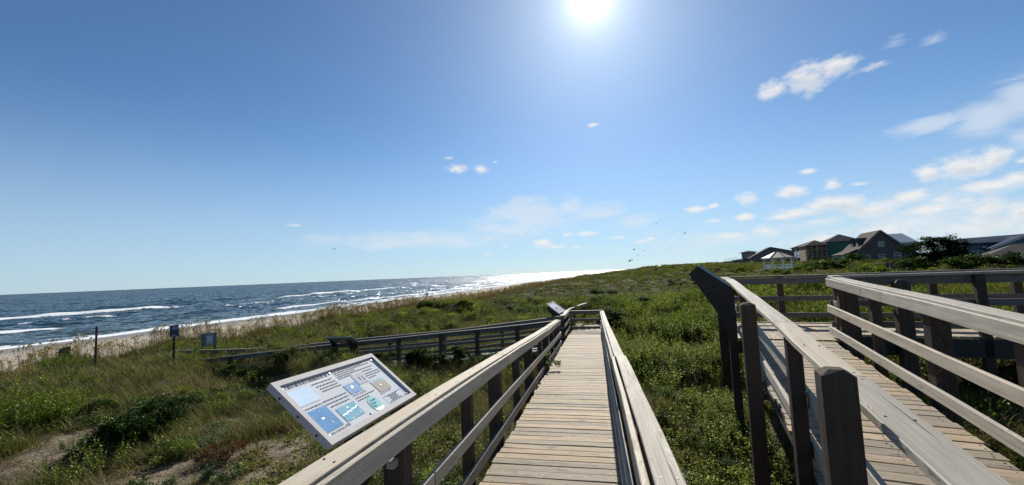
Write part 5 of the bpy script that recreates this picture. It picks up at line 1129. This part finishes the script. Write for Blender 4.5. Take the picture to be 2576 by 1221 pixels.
h.slab('deck_rail', 'trim', [(-5.9, -.15, 3.2), (.1, -.15, 4.6), (.1, .05, 4.6), (-5.9, .05, 3.2)], .12)
# gazebo
h = Lot(1958, 676.5, 100, 33, 'gazebo', 'white octagonal gazebo with a sandy peaked roof on the dune', None, 'gazebo')
def octa(r, z, n=8, a0=22.5): return [h.p(r*math.cos(math.radians(a0+360*i/n)), r*math.sin(math.radians(a0+360*i/n)), z) for i in range(n)]
b = MB(); a_ = octa(2.75, -.25); c_ = octa(2.75, .12); b.add(a_+c_, [(i, (i+1) % 8, 8+(i+1) % 8, 8+i) for i in range(8)]+[tuple(range(8, 16))]); b.build('floor', M['gazebo_white'], h.r)
b = MB(); a_ = octa(3.25, 2.28); b.add(a_+[h.p(0, 0, 3.75)]+octa(3.2, 2.12), [(i, (i+1) % 8, 8) for i in range(8)]+[(9+i, 9+(i+1) % 8, (i+1) % 8, i) for i in range(8)]+[tuple(range(16, 8, -1))]); rf = b.build('roof', M['tan_roof'], h.r)
for i, q_ in enumerate(a_): b = MB(); b.tube([q_+UPV*.03, h.p(0, 0, 3.8)], [.06, .05], 5); b.build('ridge_cap', M['roof_dark'], rf)
for i in range(8):
    t = math.radians(22.5+45*i); t2 = math.radians(67.5+45*i); A_ = h.p(2.6*math.cos(t), 2.6*math.sin(t), 0); B_ = h.p(2.6*math.cos(t2), 2.6*math.sin(t2), 0)
    b = MB(); b.tube([A_+UPV*.1, A_+UPV*2.2], [.15, .15], 4); b.build('post', M['gazebo_white'], h.r)
    d_ = (B_-A_)/np.linalg.norm(B_-A_)
    if i != 6: b = MB(); b.board(A_+UPV*.85, B_+UPV*.85, .07, .09, UPV); b.board(A_+UPV*.25, B_+UPV*.25, .07, .07, UPV); [b.board(A_+(B_-A_)*k_+UPV*.25, A_+(B_-A_)*k_+UPV*.85, .035, .035, d_) for k_ in np.linspace(.1, .9, 9)]; b.build('railing', M['gazebo_white'], h.r)
    b = MB()
    for S, e_ in ((A_, d_), (B_, -d_)): b.tube([S+UPV*1.55+e_*.1, S+UPV*1.9+e_*.22, S+UPV*2.1+e_*.55], [.05, .05, .05], 4)
    b.board(A_+UPV*2.1, B_+UPV*2.1, .10, .16, UPV); b.build('bracket', M['gazebo_white'], h.r)
b = MB(); b.prism([h.p(2.4, -1.8, .1), h.p(2.4, -1.8, .0), h.p(4.6, -2.6, -1.3), h.p(4.6, -2.6, -1.15)], h.y*1.3); b.prism([h.p(2.4, -1.9, .85), h.p(2.4, -1.9, .95), h.p(4.6, -2.7, -.25), h.p(4.6, -2.7, -.35)], h.y*.1); b.build('stair', M['gazebo_white'], h.r)
# big blue house at the right edge, and the small garage before it
h = Lot(2500, 640, 112, 33, 'house', 'large slate blue house with broad roofs at the right edge, partly behind the tree')
h.box('wall', 'blue_wall', -3.0, 12, 2, 10, -3, 2.1); h.slab('roof', 'roof_blue', [(-3.7, 1.2, 2.0), (12.5, 1.2, 2.0), (12.5, 6, 3.5), (-2.7, 6, 3.1)]); h.slab('roof', 'roof_blue', [(-3.7, 10.8, 2.0), (12.5, 10.8, 2.0), (12.5, 6, 3.5), (-2.7, 6, 3.1)])
h.slab('front_roof', 'roof_blue', [(-.9, -2.2, .95), (-.9, 4.2, .95), (3.6, 4.2, 3.0), (3.6, -2.2, 3.0)], .14); h.slab('front_roof', 'roof_blue', [(8.1, -2.2, .95), (8.1, 4.2, .95), (3.62, 4.2, 3.0), (3.62, -2.2, 3.0)], .14)
h.prism('front_wall', 'blue_wall', [(-.5, -1.6, -3), (7.7, -1.6, -3), (7.7, -1.6, 1.05), (3.6, -1.6, 2.9), (-.5, -1.6, 1.05)], (0, 3.5, 0))
h.prism('gable_trim', 'trim', [(-.9, -2.3, .82), (-.9, -2.3, .98), (3.6, -2.3, 3.05), (3.6, -2.3, 2.89)], (0, .08, 0))
for x in (.2, 1.25, 2.3, 3.6): h.window(x, -.7, .75, 1.2, -1.6)
for x in (-2.55, -1.75, -.95): h.window(x, -.9, .55, 1.6, 2, 'lit_glass')
h.box('chimney_cap', 'trim', -.75, -.4, 1.4, 1.75, 1.15, 1.5)
h = Lot(2530, 672, 86, 38, 'garage', 'small pale garage with a low hip roof in front of the blue house', None, 'garage')
h.box('wall', 'pale_wall', -1.4, 6, 0, 6, -2, 1.45); h.hip('roof', 'garage_roof', -1.4, 6, 0, 6, 1.45, 1.6, .55)
h.box('eave', 'trim', -1.97, 6.57, -.62, -.52, 1.27, 1.5); h.window(-.5, .15, .6, .8); h.window(.9, .15, 1.2, .8)
# fence on the dune
def wood_fence(x0, x1, y0, y1, R_, hgt, label):
    A_, B_ = atR(x0, y0, R_), atR(x1, y1, R_); r = empty('fence', (A_+B_)/2, label, 'fence'); L = np.linalg.norm(B_-A_); d_ = (B_-A_)/L; b = MB(); n = int(L/.3)
    for i in range(n): q0 = A_+(B_-A_)*(i+.5)/n; b.board(q0-UPV*(hgt+.5), q0+UPV*rng.normal(0, .015), .28, .03, d_)
    b.build('boards', M['old'], r); b = MB(); b.board(A_+UPV*.02+facing(A_)[1]*.05, B_+UPV*.02+facing(B_)[1]*.05, .10, .05, UPV); b.build('top_rail', M['old'], r)
    for i in range(0, n, 8): q0 = A_+(B_-A_)*i/n+facing(A_)[1]*.08; post_part('post', M['old'], r, q0+UPV*.08, q0[2]-hgt-.5, d_, .11)
wood_fence(2228, 2288, 664, 661, 66, .75, 'short weathered board fence left of the dark tree')
wood_fence(2120, 2226, 665.5, 664.5, 105, .5, 'long low board fence in front of the gabled house')
# beach canopies on the far sand
def canopy(px, py, R_, w, label):
    p = atR(px, py, R_); r = empty('beach_canopy', p-UPV*2, label, 'canopy'); b = MB(); ex, nn = facing(p)
    c = [p+ex*w/2*i+nn*w/2*j for i, j in ((-1, -1), (1, -1), (1, 1), (-1, 1))]; b.add(c+[p+UPV*w*.24]+[q_-UPV*.25 for q_ in c], [(0, 1, 4), (1, 2, 4), (2, 3, 4), (3, 0, 4)]+[(i, (i+1) % 4, 5+(i+1) % 4, 5+i) for i in range(4)]); b.build('cover', M['sign_navy'], r)
    for q_ in c: b = MB(); b.tube([q_, q_-UPV*2.6], [.05, .05], 5); b.build('pole', M['trim'], r)
canopy(1660, 671, 300, 5.2, 'dark beach canopy on the skyline, nearer the sea'); canopy(1797, 666, 300, 5.4, 'dark beach canopy on the skyline beside the dark sign')
# ------------------------------------------------------------------ tree and far shrubs
def tree(px, py, R_, W, H, label, name='cedar_tree'):
    p = atR(px, py, R_); p[2] = min(p[2], gz(p)+.1)-.3; r = empty(name, p, label, 'tree'); b = MB(); tips = []; ex, nn = facing(p)
    for i in range(13):
        a = rng.uniform(-1, 1)*W*.5; dd = rng.normal(0, W*.2); t = H*(.42+.5*rng.random())*(1-.75*abs(a/(W*.5))**2.2)+.3; e = np.array([0, 0, t])+ex*(a-.1*W)+nn*dd
        b.tube([p, p+e*.35+UPV*H*.1, p+e*.75+UPV*.05, p+e], [.16, .10, .06, .02], 6); tips.append(p+e)
    for x_, z_ in ((-.28, .80), (-.14, .92), (.02, 1.0), (.10, .97), (.24, .86), (-.02, .82), (.16, .78)): e = ex*W*x_+UPV*H*z_+nn*rng.normal(0, .4); b.tube([p, p+e*.5+UPV*H*.05, p+e], [.10, .05, .012], 5); tips += [p+e]*2
    for _ in range(74): a = rng.uniform(-.5, .46); tips.append(p+ex*W*a+nn*rng.normal(0, W*.16)+UPV*H*(.06+rng.random()*.62*(1-(abs(a)/.52)**2.5)))
    b.build('trunk', M['bark'], r); out = []
    for c in tips:
        nsub = 17
        for _ in range(nsub):
            cc = c+rng.normal(0, 1, 3)*np.array([W*.07, W*.07, H*.055]); k_ = rng.uniform(.25, .5)
            if cc[2] < p[2]+.2: continue
            for _ in range(34):
                d = rng.normal(0, 1, 3); d /= np.linalg.norm(d); out.append(leaf(cc+d*k_*np.array([1.25, 1.25, .6])*rng.uniform(.4, 1), rng.uniform(0, 6.28), rng.uniform(-.3, .9), rng.uniform(.18, .32), .10))
    o = obj_from('crown', leaf_mesh('crown', out, M['pine'])); o.parent = r; o.matrix_parent_inverse = Matrix.Translation(r.location).inverted()
tree(2362, 688, 78, 8.2, 4.7, 'dark spreading wind-bent tree in front of the houses on the right')
FB = [bush(1300, 1.0, .9, .16, 'shrub', 6, 5, 'dune_shrub', .6), bush(1200, 1.1, .8, .15, 'herb', 6, 5, 'dune_shrub', .6), bush(1200, .9, 1.0, .15, 'grey_shrub', 6, 5, 'dune_shrub', .5)]
for i, (px, R_, sc, k_, lab) in enumerate(((2055, 70, 2.2, 0, 'dark shrub at the foot of the gazebo stair'), (2100, 74, 2.4, 0, 'dark wide shrub in front of the half-built house'), (2010, 66, 1.3, 1, 'light green shrub before the gazebo stair'), (1955, 62, 1.2, 1, 'light green shrub straight in front of the gazebo'),
        (2190, 58, 1.7, 1, 'bright green shrub below the long low fence'), (2260, 72, 1.8, 1, 'bright green shrub on top of the short board fence'), (1860, 90, 1.7, 1, 'green shrub left of the gazebo, before the tower house'), (1800, 100, 1.8, 0, 'dark shrub beside the top of the dark sign'),
        (2455, 66, 2.2, 0, 'dark shrub right of the tree, before the garage'), (2540, 60, 1.9, 0, 'dark shrub at the right edge, before the garage windows'), (2150, 120, 2.6, 0, 'dark shrub against the wall of the gabled house'), (2300, 64, 1.9, 0, 'dark shrub at the left foot of the tree'),
        (2420, 60, 1.9, 0, 'dark shrub at the right foot of the tree'), (1760, 56, 1.6, 0, 'dark low shrub on the open dune left of the dark sign'), (1700, 62, 1.6, 2, 'grey-green low shrub on the open dune below the skyline'))):
    a, _ = azel(px, 670); put(FB[k_], 'shrub', (R_*math.sin(a), R_*math.cos(a)), sc, lab, 'shrub', sz=sc*.8)
# ------------------------------------------------------------------ birds
M['bird'] = simple_mat('dark_grey_feathers', (0.05, 0.05, 0.055), 0.7, 0.2, 8)
def bird_mesh(fl, span=1.0):
    b = MB(); b.tube([(0, .32, .02), (0, .2, .02), (0, 0, 0), (0, -.22, 0), (0, -.38, .01)], [.01, .05, .075, .045, .012], 6)
    for sgn in (-1, 1):
        P = [(0, .10, .02), (.28, .16, .02+fl*.16), (.62, .05, .02+fl*.10), (.62, -.02, .02+fl*.10), (.28, -.05, .02+fl*.16), (0, -.10, .02)]
        b.prism([(sgn*x*span, y, z) for x, y, z in P], (0, 0, .015))
    return b.mesh('bird', M['bird'])
for px, py, R_, sc, fl, hd, lab in ((1585, 655, 75, 1.15, -1.2, 70, 'dark bird flying lowest, just above the dune'), (1605, 643, 120, .9, .5, 20, 'small bird gliding right above the lowest one'), (1596, 628, 95, 1.15, .6, 80, 'dark bird gliding left of the faint one'), (1620, 631, 150, 1.1, .1, 85, 'faint bird gliding flat above the dune'),
                                (1651, 562, 110, .8, .3, 85, 'tiny bird under the puffy cloud over the sea end'), (1722, 587, 105, 1.0, .2, 75, 'bird farthest right, gliding above the dark sign'), (841, 627, 110, 1.2, .3, 80, 'lone bird over the open sea on the left')):
    o = bpy.data.objects.new('bird', bird_mesh(fl)); COL.objects.link(o); o.location = tuple(atR(px, py, R_)); o.rotation_euler = (math.radians(6), math.radians(rng.normal(0, 12)), math.radians(-hd)); o.scale = (sc,)*3; tag(o, lab, 'bird', 'birds flying over the dune and sea')
# ------------------------------------------------------------------ people far down the beach
M['skin'] = simple_mat('sunburnt_skin', (0.38, 0.20, 0.13), 0.6, 0.1, 9); M['hair'] = simple_mat('dark_hair', (0.03, 0.02, 0.015), 0.7, 0.2, 20)
M['shorts'] = simple_mat('dark_shorts', (0.05, 0.06, 0.09), 0.8, 0.1, 9); M['shirt'] = simple_mat('dull_pink_shirt', (0.30, 0.17, 0.14), 0.8, 0.1, 9)
def person(px, R_, label, yaw, shirt, seated=False):
    a, _ = azel(px, 735); p = np.array([R_*math.sin(a), R_*math.cos(a), 0]); p[2] = gz(p)
    J = [((0, 0, .93), .13), ((0, 0, 1.12), .135), ((0, .0, 1.36), .16), ((0, .01, 1.50), .06), ((0, .02, 1.60), .085), ((0, .03, 1.70), .085)]
    E_ = [(0, 1), (1, 2), (2, 3), (3, 4), (4, 5)]
    for sgn, st in ((-1, .10), (1, -.08)):
        i = len(J); J += [((sgn*.20, 0, 1.40), .055), ((sgn*.27, -.04, 1.13), .045), ((sgn*.27, .07, .90), .035), ((sgn*.27, .10, .80), .04)]; E_ += [(2, i), (i, i+1), (i+1, i+2), (i+2, i+3)]
        i = len(J); J += [((sgn*.11, 0, .86), .10), ((sgn*.12, st*.6+.03, .48), .065), ((sgn*.12, st, .09), .045), ((sgn*.13, st+.16, .03), .04)]; E_ += [(0, i), (i, i+1), (i+1, i+2), (i+2, i+3)]
    b = MB()
    def blob(c0, c1, r0_, r1_, k_=8): b.tube([c0, (np.array(c0)*.5+np.array(c1)*.5), c1], [r0_, (r0_+r1_)/2, r1_], k_)
    me = bpy.data.meshes.new('person'); me.from_pydata([j[0] for j in J], E_, []); me.materials.append(M['skin'])
    o = bpy.data.objects.new('person', me); COL.objects.link(o); o.location = tuple(p); o.rotation_euler = (0, 0, yaw)
    sk = o.modifiers.new('skin', 'SKIN'); sv = me.skin_vertices[0].data
    for i, (_, r_) in enumerate(J): sv[i].radius = (r_, r_*.85)
    sv[0].use_root = True; o.modifiers.new('sub', 'SUBSURF').levels = 1; o.modifiers['sub'].render_levels = 1
    tag(o, label, 'person')
    def cloth(nm, rings, mat):
        b = MB()
        for pts, rr in rings: b.tube(pts, rr, 10)
        c = b.build(nm, M[mat]); c.parent = o
    cloth('shirt', [([(0, 0, .92), (0, 0, 1.12), (0, 0, 1.38), (0, 0, 1.47)], [.165, .17, .20, .09])]+[([(s_*.17, 0, 1.42), (s_*.25, -.03, 1.2)], [.08, .07]) for s_ in (-1, 1)], shirt)
    cloth('shorts', [([(0, 0, 1.0), (0, 0, .82)], [.165, .17])]+[([(s_*.11, 0, .88), (s_*.12, .03, .52)], [.125, .11]) for s_ in (-1, 1)], 'shorts')
    cloth('hair', [([(0, .0, 1.66), (0, .0, 1.74), (0, .01, 1.82)], [.105, .115, .03])], 'hair')
person(1074, 112, 'person in a dull pink shirt standing on the beach behind the sea oats', .6, 'shirt'); person(1418, 150, 'person in dark clothes standing farther along the beach', -.5, 'shorts')
person(1362, 146, 'person in dark clothes on the beach, left of the farther one', .9, 'shorts')
